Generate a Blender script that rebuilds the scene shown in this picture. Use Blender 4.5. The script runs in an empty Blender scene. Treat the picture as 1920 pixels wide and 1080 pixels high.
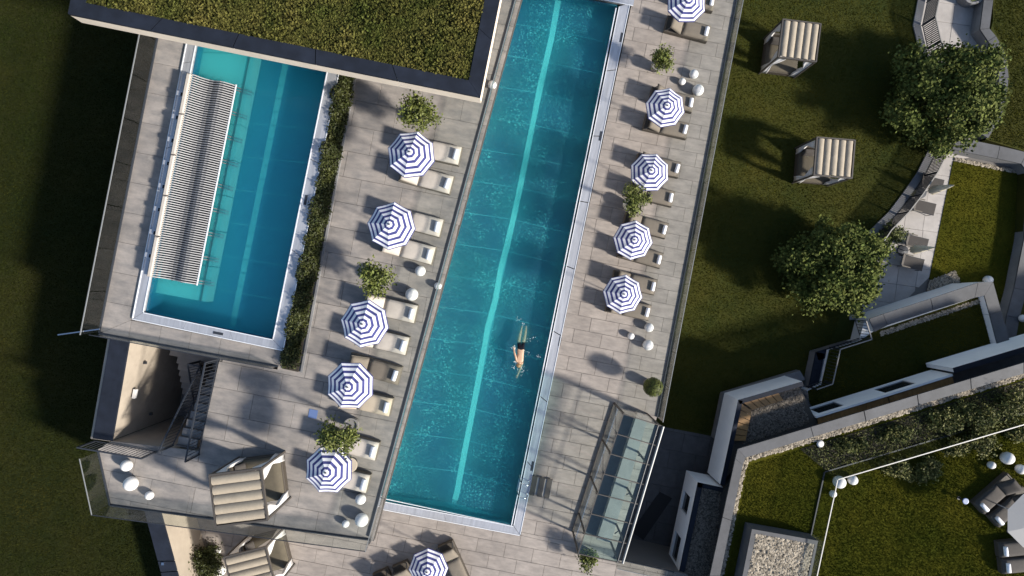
import bpy, math, random
import numpy as np
from mathutils import Vector, Matrix
random.seed(7)
R = math.radians
sc = bpy.context.scene
COL = sc.collection

# ------------------------------------------------------------------ camera, sky, sun, exposure
CAM_H, FPX = 26.0, 1100.0                    # drone height over the lower pool deck, focal length in photo pixels
cam_d = bpy.data.cameras.new('camera'); cam = bpy.data.objects.new('camera', cam_d); COL.objects.link(cam)
cam.location = (0, 0, CAM_H); cam.rotation_euler = (0, 0, 0)
cam_d.sensor_fit = 'HORIZONTAL'; cam_d.angle_x = 2*math.atan(960/FPX); cam_d.clip_start = 0.1; cam_d.clip_end = 2000
sc.camera = cam
SUN_EL = 29.0
sun_h = Vector((0.914, -0.407)).normalized()
sun_dir = Vector((sun_h.x*math.cos(R(SUN_EL)), sun_h.y*math.cos(R(SUN_EL)), math.sin(R(SUN_EL))))
w = bpy.data.worlds.new('World'); sc.world = w; w.use_nodes = True
nt = w.node_tree; bg = nt.nodes['Background']
sky = nt.nodes.new('ShaderNodeTexSky'); sky.sky_type = 'NISHITA'; sky.sun_disc = False
sky.sun_elevation = R(SUN_EL); sky.sun_rotation = math.atan2(sun_h.x, sun_h.y)
nt.links.new(sky.outputs[0], bg.inputs[0]); bg.inputs[1].default_value = 0.10
sd = bpy.data.lights.new('sun', 'SUN'); sd.energy = 4.7; sd.angle = R(4.5); sd.color = (1.0, 0.93, 0.83)
sun = bpy.data.objects.new('sun', sd); COL.objects.link(sun)
sun.rotation_euler = sun_dir.to_track_quat('Z', 'Y').to_euler(); sun.location = (40, -15, 40)
vs = sc.view_settings; vs.view_transform = 'Standard'; vs.look = 'None'; vs.gamma = 1; vs.exposure = 0.95
vs.use_curve_mapping = False
sc.cycles.max_bounces = 8; sc.cycles.transparent_max_bounces = 16
sc.cycles.caustics_reflective = False; sc.cycles.caustics_refractive = False

# ------------------------------------------------------------------ helpers
def P(px, py, z=0.0):                         # a pixel of the photo at its real height -> world point
    k = (CAM_H - z)/FPX
    return Vector(((px-960)*k, (540-py)*k, z))
def PL(pts, z): return [P(a, b, z) for a, b in pts]
AX = R(-11.1); E1 = Vector((math.cos(AX), math.sin(AX), 0)); E2 = Vector((-math.sin(AX), math.cos(AX), 0))

M = {}
def mat(name, col, rough=0.7, var=0.0, vscale=3.0, bump=0.0, bscale=40.0, col2=None, metal=0.0, rand=0.0, island=0.0, spec=0.5, sheen=0, vdetail=5, stretch=None, stain=0.0):
    m = bpy.data.materials.new(name); m.use_nodes = True; t = m.node_tree; b = t.nodes['Principled BSDF']
    N = t.nodes.new; Lk = t.links.new
    b.inputs['Roughness'].default_value = rough; b.inputs['Metallic'].default_value = metal
    b.inputs['Specular IOR Level'].default_value = spec
    c = N('ShaderNodeRGB'); c.outputs[0].default_value = (*col, 1); out = c.outputs[0]
    tc = N('ShaderNodeNewGeometry')
    pos = tc.outputs['Position']
    if stretch:
        mp = N('ShaderNodeMapping'); mp.inputs['Rotation'].default_value = (0, 0, -AX); mp.inputs['Scale'].default_value = stretch
        mp.vector_type = 'TEXTURE'; mp.inputs['Rotation'].default_value = (0, 0, AX); mp.inputs['Scale'].default_value = [1/s for s in stretch]
        Lk(pos, mp.inputs[0]); posv = mp.outputs[0]
    else: posv = pos
    if col2 is not None or var:
        n = N('ShaderNodeTexNoise'); n.inputs['Scale'].default_value = vscale; n.inputs['Detail'].default_value = vdetail; n.inputs['Roughness'].default_value = 0.65
        Lk(posv, n.inputs['Vector'])
        r = N('ShaderNodeMapRange'); r.inputs[1].default_value = 0.33; r.inputs[2].default_value = 0.67
        Lk(n.outputs['Fac'], r.inputs[0])
        mx = N('ShaderNodeMix'); mx.data_type = 'RGBA'
        if col2 is None: col2 = tuple(min(1, max(0, x*(1-var))) for x in col)
        Lk(r.outputs[0], mx.inputs[0]); Lk(out, mx.inputs[6]); mx.inputs[7].default_value = (*col2, 1); out = mx.outputs[2]
    for amt, kind in ((rand, 'o'), (island, 'i')):
        if amt:
            if kind == 'o': s = N('ShaderNodeObjectInfo').outputs['Random']
            else: s = tc.outputs['Random Per Island']
            hr = N('ShaderNodeMapRange'); hr.inputs[3].default_value = 1-amt; hr.inputs[4].default_value = 1+amt; Lk(s, hr.inputs[0])
            vm = N('ShaderNodeVectorMath'); vm.operation = 'SCALE'; Lk(out, vm.inputs[0]); Lk(hr.outputs[0], vm.inputs['Scale']); out = vm.outputs[0]
    if stain:                                   # weathering: broad blotches and finer wear marks
        for sc_, lo, hi, am in ((0.45, 0.38, 0.66, stain), (2.7, 0.55, 0.72, stain*0.8)):
            n3 = N('ShaderNodeTexNoise'); n3.inputs['Scale'].default_value = sc_; n3.inputs['Detail'].default_value = 7; n3.inputs['Roughness'].default_value = 0.7; Lk(pos, n3.inputs['Vector'])
            r3 = N('ShaderNodeMapRange'); r3.inputs[1].default_value = lo; r3.inputs[2].default_value = hi; r3.inputs[3].default_value = 1.0; r3.inputs[4].default_value = 1-am; Lk(n3.outputs['Fac'], r3.inputs[0])
            v3 = N('ShaderNodeVectorMath'); v3.operation = 'SCALE'; Lk(out, v3.inputs[0]); Lk(r3.outputs[0], v3.inputs['Scale']); out = v3.outputs[0]
    Lk(out, b.inputs['Base Color'])
    if bump:
        n2 = N('ShaderNodeTexNoise'); n2.inputs['Scale'].default_value = bscale; n2.inputs['Detail'].default_value = 4
        Lk(posv, n2.inputs['Vector'])
        bp = N('ShaderNodeBump'); bp.inputs['Strength'].default_value = bump; bp.inputs['Distance'].default_value = 0.02
        Lk(n2.outputs['Fac'], bp.inputs['Height']); Lk(bp.outputs[0], b.inputs['Normal'])
    M[name] = m; return m

mat('stone', (0.310, 0.273, 0.244), 0.75, stain=0.20, bump=0.25, bscale=25, col2=(0.215, 0.190, 0.172), vscale=1.6, rand=0.08, stretch=(1.0, 3.0, 1))
mat('stone_up', (0.300, 0.269, 0.243), 0.75, stain=0.22, bump=0.25, bscale=25, col2=(0.175, 0.165, 0.158), vscale=1.3, rand=0.08, stretch=(1.0, 2.6, 1))
mat('joint', (0.12, 0.112, 0.105), 0.9)
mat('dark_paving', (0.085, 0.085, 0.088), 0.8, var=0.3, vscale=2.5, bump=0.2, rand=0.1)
mat('path_stone', (0.36, 0.335, 0.315), 0.8, var=0.22, vscale=1.5, bump=0.2, rand=0.05)
mat('grass', (0.024, 0.032, 0.006), 0.9, col2=(0.047, 0.045, 0.008), vscale=0.45, bump=0.5, bscale=30, vdetail=8, spec=0.1)
mat('grass_blade', (0.030, 0.039, 0.005), 0.8, col2=(0.066, 0.057, 0.006), vscale=0.30, island=0.35, vdetail=6, spec=0.0)
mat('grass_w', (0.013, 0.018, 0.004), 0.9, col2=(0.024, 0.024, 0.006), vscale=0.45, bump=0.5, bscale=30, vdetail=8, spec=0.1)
mat('grass_r', (0.036, 0.042, 0.006), 0.9, col2=(0.064, 0.060, 0.008), vscale=0.5, bump=0.5, bscale=30, vdetail=8, spec=0.0)
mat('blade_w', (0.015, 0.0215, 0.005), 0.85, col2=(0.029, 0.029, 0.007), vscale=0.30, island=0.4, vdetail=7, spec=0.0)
mat('blade_r', (0.046, 0.054, 0.007), 0.8, col2=(0.082, 0.078, 0.010), vscale=0.5, island=0.4, vdetail=7, spec=0.0)
mat('soil', (0.035, 0.028, 0.02), 0.95, var=0.4, vscale=6, bump=0.6)
mat('navy_coping', (0.014, 0.019, 0.032), 0.8, var=0.35, vscale=2.5, rand=0.1, spec=0.2, stain=0.3)
mat('grey_coping', (0.078, 0.081, 0.090), 0.7, stain=0.3, var=0.28, vscale=1.6, rand=0.08)
mat('stair_stone', (0.23, 0.225, 0.22), 0.8, var=0.25, vscale=2, rand=0.06)
mat('beige_dim', (0.36, 0.31, 0.25), 0.8, var=0.15, vscale=1.0, stain=0.2)
mat('concrete', (0.20, 0.20, 0.205), 0.8, var=0.3, vscale=1.2, bump=0.2)
mat('beige_wall', (0.76, 0.65, 0.53), 0.8, var=0.12, vscale=1.3, bump=0.1, bscale=60)
mat('white_wall', (0.82, 0.82, 0.82), 0.75, var=0.08, vscale=1.5)
mat('steel', (0.56, 0.57, 0.60), 0.38, var=0.25, vscale=1.2, metal=0.55, stretch=(6.0, 0.7, 1))
mat('steel_lip', (0.75, 0.77, 0.8), 0.35, metal=0.3)
mat('gutter', (0.02, 0.05, 0.08), 0.6)
mat('dark_metal', (0.022, 0.026, 0.034), 0.5, spec=0.4)
mat('bronze', (0.055, 0.048, 0.042), 0.55)
mat('rail_grey', (0.19, 0.20, 0.205), 0.5, metal=0.2)
mat('chrome', (0.6, 0.62, 0.65), 0.25, metal=1.0)
mat('rail_light', (0.50, 0.48, 0.44), 0.5)
mat('rail_stone', (0.22, 0.21, 0.195), 0.6)
mat('rattan', (0.045, 0.036, 0.027), 0.7, island=0.1, bump=0.5, bscale=120)
mat('rattan_pale', (0.11, 0.095, 0.075), 0.7, bump=0.5, bscale=120)
mat('cushion_cream', (0.42, 0.38, 0.335), 0.9, var=0.10, vscale=6, bump=0.15, bscale=14, rand=0.05)
mat('cushion_sand', (0.42, 0.355, 0.27), 0.9, var=0.10, vscale=6, bump=0.15, bscale=14, rand=0.05)
mat('cushion_taupe', (0.150, 0.128, 0.102), 0.9, var=0.12, vscale=6, bump=0.15, bscale=14, rand=0.06)
mat('cushion_dark', (0.085, 0.072, 0.050), 0.9, var=0.2, vscale=5, bump=0.2, bscale=12)
mat('cushion_grey', (0.052, 0.046, 0.042), 0.9, var=0.15, vscale=6, bump=0.15, bscale=14, rand=0.06)
mat('towel', (0.68, 0.69, 0.73), 0.95, bump=0.4, bscale=60)
mat('canvas_white', (0.66, 0.66, 0.69), 0.85, var=0.05, vscale=8)
mat('canvas_cream', (0.74, 0.66, 0.50), 0.9, var=0.1, vscale=6)
mat('canvas_plain', (0.34, 0.33, 0.32), 0.9)
mat('canvas_navy', (0.034, 0.040, 0.165), 0.85, var=0.15, vscale=8)
mat('canvas_beige', (0.30, 0.255, 0.195), 0.85, var=0.14, vscale=5, bump=0.25, bscale=18)
mat('slat_white', (0.27, 0.27, 0.275), 0.8)
mat('curtain', (0.62, 0.61, 0.61), 0.9, var=0.1, vscale=10)
mat('lamp_white', (0.62, 0.61, 0.595), 0.45)
mat('pot', (0.16, 0.155, 0.15), 0.7)
mat('pot_white', (0.6, 0.59, 0.57), 0.6)
mat('wood', (0.26, 0.14, 0.045), 0.6, var=0.35, vscale=2.2, rand=0.08)
mat('bark', (0.07, 0.055, 0.04), 0.9, var=0.4, vscale=10, bump=0.6)
mat('leaf_tree', (0.042, 0.060, 0.011), 0.75, col2=(0.098, 0.112, 0.028), vscale=1.0, island=0.4, spec=0.1)
mat('leaf_hedge', (0.020, 0.028, 0.006), 0.6, col2=(0.042, 0.046, 0.010), vscale=2.5, island=0.5, spec=0.25)
mat('leaf_pot', (0.062, 0.084, 0.016), 0.6, col2=(0.115, 0.125, 0.03), vscale=4, island=0.45, spec=0.25)
mat('leaf_topiary', (0.05, 0.065, 0.014), 0.6, col2=(0.08, 0.09, 0.02), vscale=5, island=0.45, spec=0.25)
mat('leaf_shrub', (0.042, 0.052, 0.010), 0.7, col2=(0.115, 0.110, 0.028), vscale=1.5, island=0.5, spec=0.25)
mat('leaf_sedum', (0.036, 0.047, 0.010), 0.7, col2=(0.098, 0.086, 0.024), vscale=0.7, island=0.6, vdetail=7, spec=0.05)
mat('sedum_base', (0.035, 0.040, 0.010), 0.95, col2=(0.075, 0.055, 0.016), vscale=1.1, bump=1, bscale=12)
mat('gravel_base', (0.07, 0.062, 0.052), 0.95, var=0.4, vscale=20)
mat('pebble', (0.27, 0.235, 0.185), 0.9, island=0.6, spec=0.1)
mat('pebble_dark', (0.125, 0.108, 0.088), 0.9, island=0.6, spec=0.1)
mat('skin', (0.42, 0.27, 0.18), 0.5)
mat('hair', (0.20, 0.13, 0.06), 0.6)
mat('shorts', (0.006, 0.007, 0.012), 0.8, spec=0.1)
mat('foam', (0.75, 0.85, 0.88), 0.4)
mat('blue_tile', (0.10, 0.15, 0.30), 0.4)
mat('blue_towel', (0.10, 0.17, 0.45), 0.9)
mat('pane', (0.015, 0.018, 0.022), 0.1)
mat('mat_black', (0.018, 0.019, 0.021), 0.9)
mat('print_black', (0.02, 0.02, 0.03), 0.8)

def pool_floor(name, c1, c2, c3, flecks):     # pool surfaces: two mottled tones, with caustic sparkle painted in as pale flecks
    m = bpy.data.materials.new(name); m.use_nodes = True; t = m.node_tree; b = t.nodes['Principled BSDF']; N = t.nodes.new; L = t.links.new
    g = N('ShaderNodeNewGeometry')
    n = N('ShaderNodeTexNoise'); n.inputs['Scale'].default_value = 0.5; n.inputs['Detail'].default_value = 5; L(g.outputs['Position'], n.inputs['Vector'])
    r = N('ShaderNodeMapRange'); r.inputs[1].default_value = 0.35; r.inputs[2].default_value = 0.65; L(n.outputs['Fac'], r.inputs[0])
    mx = N('ShaderNodeMix'); mx.data_type = 'RGBA'; L(r.outputs[0], mx.inputs[0]); mx.inputs[6].default_value = (*c1, 1); mx.inputs[7].default_value = (*c2, 1)
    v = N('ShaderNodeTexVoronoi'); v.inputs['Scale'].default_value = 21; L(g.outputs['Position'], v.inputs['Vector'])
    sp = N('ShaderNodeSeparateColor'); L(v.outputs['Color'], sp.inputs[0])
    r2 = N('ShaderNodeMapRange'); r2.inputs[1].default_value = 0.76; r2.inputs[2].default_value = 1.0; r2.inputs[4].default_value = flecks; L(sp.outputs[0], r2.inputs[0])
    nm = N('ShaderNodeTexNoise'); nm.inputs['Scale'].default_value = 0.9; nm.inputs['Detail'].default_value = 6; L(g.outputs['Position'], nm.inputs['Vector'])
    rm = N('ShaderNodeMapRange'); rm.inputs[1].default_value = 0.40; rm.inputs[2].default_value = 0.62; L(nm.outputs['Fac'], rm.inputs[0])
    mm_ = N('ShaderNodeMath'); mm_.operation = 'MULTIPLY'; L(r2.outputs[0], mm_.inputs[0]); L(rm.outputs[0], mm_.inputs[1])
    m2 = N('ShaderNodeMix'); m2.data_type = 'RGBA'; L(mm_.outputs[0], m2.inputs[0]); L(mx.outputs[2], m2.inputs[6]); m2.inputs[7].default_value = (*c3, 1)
    L(m2.outputs[2], b.inputs['Base Color']); b.inputs['Roughness'].default_value = 0.6
    M[name] = m
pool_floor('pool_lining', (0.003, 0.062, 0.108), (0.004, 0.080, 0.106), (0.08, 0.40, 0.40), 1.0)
pool_floor('pool_lining_up', (0.003, 0.086, 0.160), (0.004, 0.105, 0.172), (0.02, 0.20, 0.26), 0.25)
pool_floor('lane_tile', (0.08, 0.40, 0.40), (0.10, 0.46, 0.45), (0.2, 0.6, 0.56), 0.3)
pool_floor('lane_tile_up', (0.035, 0.24, 0.28), (0.05, 0.29, 0.32), (0.2, 0.6, 0.6), 0.3)
pool_floor('seam', (0.05, 0.28, 0.32), (0.015, 0.16, 0.20), (0.1, 0.45, 0.46), 0.3)
pool_floor('bench_tile', (0.09, 0.34, 0.33), (0.075, 0.30, 0.31), (0.2, 0.6, 0.56), 0.1)

def clear_mat(name, tint, gloss, rough, bump, bscale, ior=1.33, scat=0.0):   # clear water / glass: tinted see-through plus a Fresnel mirror
    m = bpy.data.materials.new(name); m.use_nodes = True; t = m.node_tree; t.nodes.remove(t.nodes['Principled BSDF']); N = t.nodes.new; L = t.links.new
    o = t.nodes['Material Output']; tr = N('ShaderNodeBsdfTransparent'); tr.inputs[0].default_value = (*tint, 1)
    gl = N('ShaderNodeBsdfGlossy'); gl.inputs['Roughness'].default_value = rough; gl.inputs[0].default_value = (gloss, gloss, gloss, 1)
    f0 = ((ior-1)/(ior+1))**2                   # Schlick reflectance, the same from both sides of the sheet
    fr = N('ShaderNodeLayerWeight'); fr.inputs[0].default_value = 0.5
    pw = N('ShaderNodeMath'); pw.operation = 'POWER'; pw.inputs[1].default_value = 5; L(fr.outputs['Facing'], pw.inputs[0])
    ma = N('ShaderNodeMath'); ma.operation = 'MULTIPLY_ADD'; ma.inputs[1].default_value = 1-f0; ma.inputs[2].default_value = f0; L(pw.outputs[0], ma.inputs[0])
    if scat:                                    # rippled surface and cloudy water: part of the light goes down scattered
        tl = N('ShaderNodeBsdfTranslucent'); tl.inputs[0].default_value = (0.30, 0.92, 1.0, 1); m0 = N('ShaderNodeMixShader'); m0.inputs[0].default_value = scat
        L(tr.outputs[0], m0.inputs[1]); L(tl.outputs[0], m0.inputs[2]); tr = m0
    ms = N('ShaderNodeMixShader'); L(ma.outputs[0], ms.inputs[0]); L(tr.outputs[0], ms.inputs[1]); L(gl.outputs[0], ms.inputs[2])
    if bump:
        g = N('ShaderNodeNewGeometry'); n = N('ShaderNodeTexNoise'); n.inputs['Scale'].default_value = bscale; n.inputs['Detail'].default_value = 3
        L(g.outputs['Position'], n.inputs['Vector']); bp = N('ShaderNodeBump'); bp.inputs['Strength'].default_value = bump; bp.inputs['Distance'].default_value = 0.05
        L(n.outputs['Fac'], bp.inputs['Height']); L(bp.outputs[0], gl.inputs['Normal']); L(bp.outputs[0], fr.inputs['Normal'])
    L(ms.outputs[0], o.inputs[0]); M[name] = m
clear_mat('water', (0.90, 0.985, 0.99), 1.0, 0.05, 0.5, 7.0, scat=0.43)
clear_mat('water_up', (0.90, 0.985, 0.99), 1.0, 0.05, 0.4, 6.0, scat=0.50)
clear_mat('glass', (0.93, 0.955, 0.945), 1.0, 0.02, 0, 1, 1.5)
clear_mat('glass_roof', (0.80, 0.91, 0.89), 1.0, 0.08, 0, 1, 1.5)

class MB:
    def __init__(s): s.v = []; s.f = []; s.mi = []
    def add(s, verts, faces, mi=0):
        o = len(s.v); s.v += [tuple(v) for v in verts]; s.f += [[i+o for i in f] for f in faces]; s.mi += [mi]*len(faces); return s
    def box(s, c, size, mx=None, mi=0):
        x, y, z = [q/2 for q in size]; c = Vector(c)
        vs_ = [Vector((a*x, b*y, d*z)) for d in (-1, 1) for a, b in ((-1, -1), (1, -1), (1, 1), (-1, 1))]
        if mx is not None: vs_ = [mx @ v for v in vs_]
        return s.add([v+c for v in vs_], [(3, 2, 1, 0), (4, 5, 6, 7), (0, 1, 5, 4), (1, 2, 6, 5), (2, 3, 7, 6), (3, 0, 4, 7)], mi)
    def cbox(s, c, size, ch=0.02, mi=0):      # box with a chamfered top edge
        x, y, z = [q/2 for q in size]; c = Vector(c)
        rings = [(x, y, -z), (x, y, z-ch), (x-ch, y-ch, z)]
        vs_ = [c+Vector((a*rx, b*ry, rz)) for rx, ry, rz in rings for a, b in ((-1, -1), (1, -1), (1, 1), (-1, 1))]
        f = [(3, 2, 1, 0), (8, 9, 10, 11)]
        for k in (0, 4):
            for i in range(4): j = (i+1) % 4; f.append((k+i, k+j, k+4+j, k+4+i))
        return s.add(vs_, f, mi)
    def prism(s, poly, z1, z0, mi=0):
        p = [(q[0], q[1]) for q in poly]; a = sum(p[i][0]*p[(i+1) % len(p)][1]-p[(i+1) % len(p)][0]*p[i][1] for i in range(len(p)))
        if a < 0: p = p[::-1]
        n = len(p)
        return s.add([(x, y, z0) for x, y in p]+[(x, y, z1) for x, y in p], [list(range(n))[::-1], list(range(n, 2*n))]+[(i, (i+1) % n, n+(i+1) % n, n+i) for i in range(n)], mi)
    def tube(s, path, r, n=6, mi=0, caps=True):
        path = [Vector(p) for p in path]; rr = r if isinstance(r, (list, tuple)) else [r]*len(path); vs_ = []; f = []
        for i, p in enumerate(path):
            d = (path[min(i+1, len(path)-1)]-path[max(i-1, 0)]).normalized()
            a = d.cross(Vector((0, 0, 1)) if abs(d.z) < 0.9 else Vector((1, 0, 0))).normalized(); b = d.cross(a)
            for k in range(n): t = 2*math.pi*k/n; vs_.append(p+(a*math.cos(t)+b*math.sin(t))*rr[i])
        for i in range(len(path)-1):
            for k in range(n): j = (k+1) % n; f.append((i*n+k, i*n+j, (i+1)*n+j, (i+1)*n+k))
        if caps: f += [list(range(n)), list(range((len(path)-1)*n, len(path)*n))[::-1]]
        return s.add(vs_, f, mi)
    def lathe(s, prof, n=16, c=(0, 0, 0), mi=0):
        c = Vector(c); vs_ = []; f = []
        for r, z in prof:
            for k in range(n): t = 2*math.pi*k/n; vs_.append(c+Vector((r*math.cos(t), r*math.sin(t), z)))
        for i in range(len(prof)-1):
            for k in range(n): j = (k+1) % n; f.append((i*n+k, i*n+j, (i+1)*n+j, (i+1)*n+k))
        f += [list(range(n))[::-1], list(range((len(prof)-1)*n, len(prof)*n))]
        return s.add(vs_, f, mi)
    def beam(s, a, b, wd, ht, mi=0):          # rectangular bar from a to b
        a = Vector(a); b = Vector(b); d = b-a; L = d.length; d.normalize()
        up = Vector((0, 0, 1)) if abs(d.z) < 0.95 else Vector((1, 0, 0)); sd_ = d.cross(up).normalized(); up = sd_.cross(d)
        return s.box((a+b)/2, (L, wd, ht), Matrix((d, sd_, up)).transposed(), mi)
    def mesh(s, name, mats, smooth=False):
        me = bpy.data.meshes.new(name); me.from_pydata(s.v, [], s.f)
        for m in (mats if isinstance(mats, (list, tuple)) else [mats]): me.materials.append(M[m] if isinstance(m, str) else m)
        if any(s.mi): me.polygons.foreach_set('material_index', s.mi)
        if smooth: me.polygons.foreach_set('use_smooth', [True]*len(me.polygons))
        me.update(); return me
    def build(s, name, mats, parent=None, smooth=False):
        return link(name, s.mesh(name, mats, smooth), parent)
def link(name, me, parent=None, loc=None, rz=0):
    o = bpy.data.objects.new(name, me); COL.objects.link(o)
    if parent is not None: o.parent = parent
    if loc is not None: o.location = loc
    if rz: o.rotation_euler = (0, 0, rz)
    return o
def tag(o, label=None, cat=None, group=None, kind=None):
    for k, v in (('label', label), ('category', cat), ('group', group), ('kind', kind)):
        if v: o[k] = v
    return o
def thing(name, label, cat, loc=(0, 0, 0), rz=0, group=None):
    return tag(link(name, None, None, loc, rz), label, cat, group)
def struct(o): o['kind'] = 'structure'; return o
KIDS = {}
def kids(o): return [c for c in bpy.data.objects if c.parent == o]
def copy_tree(o, parent=None):
    c = o.copy(); COL.objects.link(c); c.parent = parent
    for ch in list(o.children): copy_tree(ch, c)
    return c
def place(proto, first, loc, rz, label, group=None):
    o = copy_tree(proto) if first else proto
    o.location = loc; o.rotation_euler = (0, 0, rz); o['label'] = label
    if group: o['group'] = group
    return o

def raw_mesh(name, co, nper, m):              # many loose polygons with nper corners each
    me = bpy.data.meshes.new(name); nv = len(co); nf = nv//nper
    me.vertices.add(nv); me.vertices.foreach_set('co', np.ascontiguousarray(co, dtype=np.float32).ravel())
    me.loops.add(nv); me.loops.foreach_set('vertex_index', np.arange(nv, dtype=np.int32))
    me.polygons.add(nf); me.polygons.foreach_set('loop_start', np.arange(0, nv, nper, dtype=np.int32))
    me.materials.append(M[m]); me.update(calc_edges=True); me.validate(); return me
def leaf_cloud(name, pts, size, m, seed=0, up=0.5, aspect=0.55):
    g = np.random.default_rng(seed); n = len(pts); pts = np.asarray(pts)
    nr = g.normal(size=(n, 3)); nr[:, 2] = np.abs(nr[:, 2])+up; nr /= np.linalg.norm(nr, axis=1)[:, None]
    t = g.normal(size=(n, 3)); t -= nr*np.sum(t*nr, 1)[:, None]; t /= np.linalg.norm(t, axis=1)[:, None]; b = np.cross(nr, t)
    s = (size*(0.6+0.8*g.random(n)))[:, None]
    co = np.stack([pts-t*s*0.5, pts+b*s*aspect*0.5+nr*s*0.08, pts+t*s*0.5, pts-b*s*aspect*0.5+nr*s*0.08], 1).reshape(-1, 3)
    return raw_mesh(name, co, 4, m)
def in_poly(pts, poly):
    x, y = pts[:, 0], pts[:, 1]; r = np.zeros(len(pts), bool); n = len(poly); j = n-1
    for i in range(n):
        xi, yi = poly[i][0], poly[i][1]; xj, yj = poly[j][0], poly[j][1]
        c = ((yi > y) != (yj > y)) & (x < (xj-xi)*(y-yi)/(yj-yi+1e-12)+xi); r ^= c; j = i
    return r
def scatter(poly, n, seed):
    g = np.random.default_rng(seed); a = np.array([(p[0], p[1]) for p in poly]); lo, hi = a.min(0), a.max(0); out = np.zeros((0, 2))
    while len(out) < n:
        q = lo+(hi-lo)*g.random((n*2, 2)); out = np.vstack([out, q[in_poly(q, poly)]])
    return out[:n]
def blades(name, poly, z, n, seed, h=0.034, wd=0.014, m='grass_blade'):
    g = np.random.default_rng(seed); p = scatter(poly, n, seed); a = g.random(n)*6.283; hh = h*(0.5+g.random(n)); ww = wd*(0.6+0.8*g.random(n))
    dx, dy = np.cos(a)*ww, np.sin(a)*ww; ln = g.normal(size=(n, 2))*hh[:, None]*0.6
    zz = np.full(n, z)
    co = np.stack([np.c_[p[:, 0]-dx, p[:, 1]-dy, zz], np.c_[p[:, 0]+dx, p[:, 1]+dy, zz], np.c_[p[:, 0]+ln[:, 0], p[:, 1]+ln[:, 1], zz+hh]], 1).reshape(-1, 3)
    return raw_mesh(name, co, 3, m)
OCT = np.array([(1, 0, 0), (0, 1, 0), (-1, 0, 0), (0, -1, 0), (0, 0, 1)], float); OCTF = [(0, 1, 4), (1, 2, 4), (2, 3, 4), (3, 0, 4)]
def pebbles(name, poly, z, n, seed, size=0.06, m='pebble'):
    g = np.random.default_rng(seed); p = scatter(poly, n, seed); s = size*(0.5+g.random((n, 1, 1))); a = g.random(n)*6.283
    v = OCT[None]*np.stack([0.6+0.5*g.random(n), 0.5+0.4*g.random(n), 0.35+0.4*g.random(n)], 1)[:, None]*s
    c, q = np.cos(a)[:, None], np.sin(a)[:, None]; vx = v[:, :, 0]*c-v[:, :, 1]*q; vy = v[:, :, 0]*q+v[:, :, 1]*c
    co = np.stack([vx+p[:, :1], vy+p[:, 1:2], v[:, :, 2]+z], 2).reshape(-1, 3)
    me = bpy.data.meshes.new(name); nv = len(co); fa = (np.array(OCTF)[None]+5*np.arange(n)[:, None, None]).reshape(-1)
    me.vertices.add(nv); me.vertices.foreach_set('co', co.astype(np.float32).ravel()); me.loops.add(len(fa)); me.loops.foreach_set('vertex_index', fa.astype(np.int32))
    me.polygons.add(n*4); me.polygons.foreach_set('loop_start', np.arange(0, n*12, 3, dtype=np.int32)); me.materials.append(M[m]); me.update(calc_edges=True); me.validate()
    return me

def clip(poly, rect):                         # polygon (2d) cut to an axis-aligned rectangle
    x0, y0, x1, y1 = rect
    for ax, val, sg in ((0, x0, 1), (0, x1, -1), (1, y0, 1), (1, y1, -1)):
        out = []
        for i in range(len(poly)):
            a, b = poly[i-1], poly[i]; ia = (a[ax]-val)*sg >= 0; ib = (b[ax]-val)*sg >= 0
            if ia != ib: t = (val-a[ax])/(b[ax]-a[ax]); out.append((a[0]+t*(b[0]-a[0]), a[1]+t*(b[1]-a[1])))
            if ib: out.append(b)
        poly = out
        if len(poly) < 3: return []
    return poly
def area(p): return abs(sum(p[i-1][0]*p[i][1]-p[i][0]*p[i-1][1] for i in range(len(p))))/2
def pave(parent, poly, z, lu, lv, m, joint=0.012, seed=1, ang=AX, th=0.028, bond=0.5, ou=0, ov=0):   # slabs laid over a deck, each its own piece
    g = random.Random(seed); ca, sa = math.cos(ang), math.sin(ang)
    uv = [(p[0]*ca+p[1]*sa, -p[0]*sa+p[1]*ca) for p in poly]
    if sum(uv[i-1][0]*uv[i][1]-uv[i][0]*uv[i-1][1] for i in range(len(uv))) < 0: uv = uv[::-1]
    u0, u1 = min(q[0] for q in uv), max(q[0] for q in uv); v0, v1 = min(q[1] for q in uv), max(q[1] for q in uv)
    h = joint/2; full = MB().cbox((0, 0, -th/2), (lu-joint, lv-joint, th), 0.006).mesh('paving_slab', m)
    j = math.floor((v0-ov)/lv); n = 0
    while j*lv+ov < v1:
        sh = (j % 2)*bond*lu+g.uniform(-0.06, 0.06)*lu+ou; i = math.floor((u0-sh)/lu)
        while i*lu+sh < u1:
            a, b = i*lu+sh, j*lv+ov; c = clip(uv, (a+h, b+h, a+lu-h, b+lv-h)); ar = area(c) if c else 0; F = (lu-joint)*(lv-joint)
            dz = g.uniform(-0.002, 0.002)
            if ar > 0.999*F:
                cu, cv = a+lu/2, b+lv/2; o = link('paving_slab', full, parent, (cu*ca-cv*sa, cu*sa+cv*ca, z+dz), ang); n += 1
            elif ar > 0.015:
                pu, pv = c[0]; ox, oy = pu*ca-pv*sa, pu*sa+pv*ca
                o = MB().prism([((q[0]-pu)*ca-(q[1]-pv)*sa, (q[0]-pu)*sa+(q[1]-pv)*ca) for q in c], 0, -th).build('paving_slab', m, parent); o.location = (ox, oy, z+dz); n += 1
            i += 1
        j += 1
    return n
def strip(path, wd, side=1):                  # a band of given width beside a polyline -> polygon
    path = [Vector((p[0], p[1])) for p in path]; off = []
    for i, p in enumerate(path):
        d = (path[min(i+1, len(path)-1)]-path[max(i-1, 0)]).normalized(); off.append(p+Vector((d.y, -d.x))*wd*side)
    return [(p.x, p.y) for p in path], [(p.x, p.y) for p in off]
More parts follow.
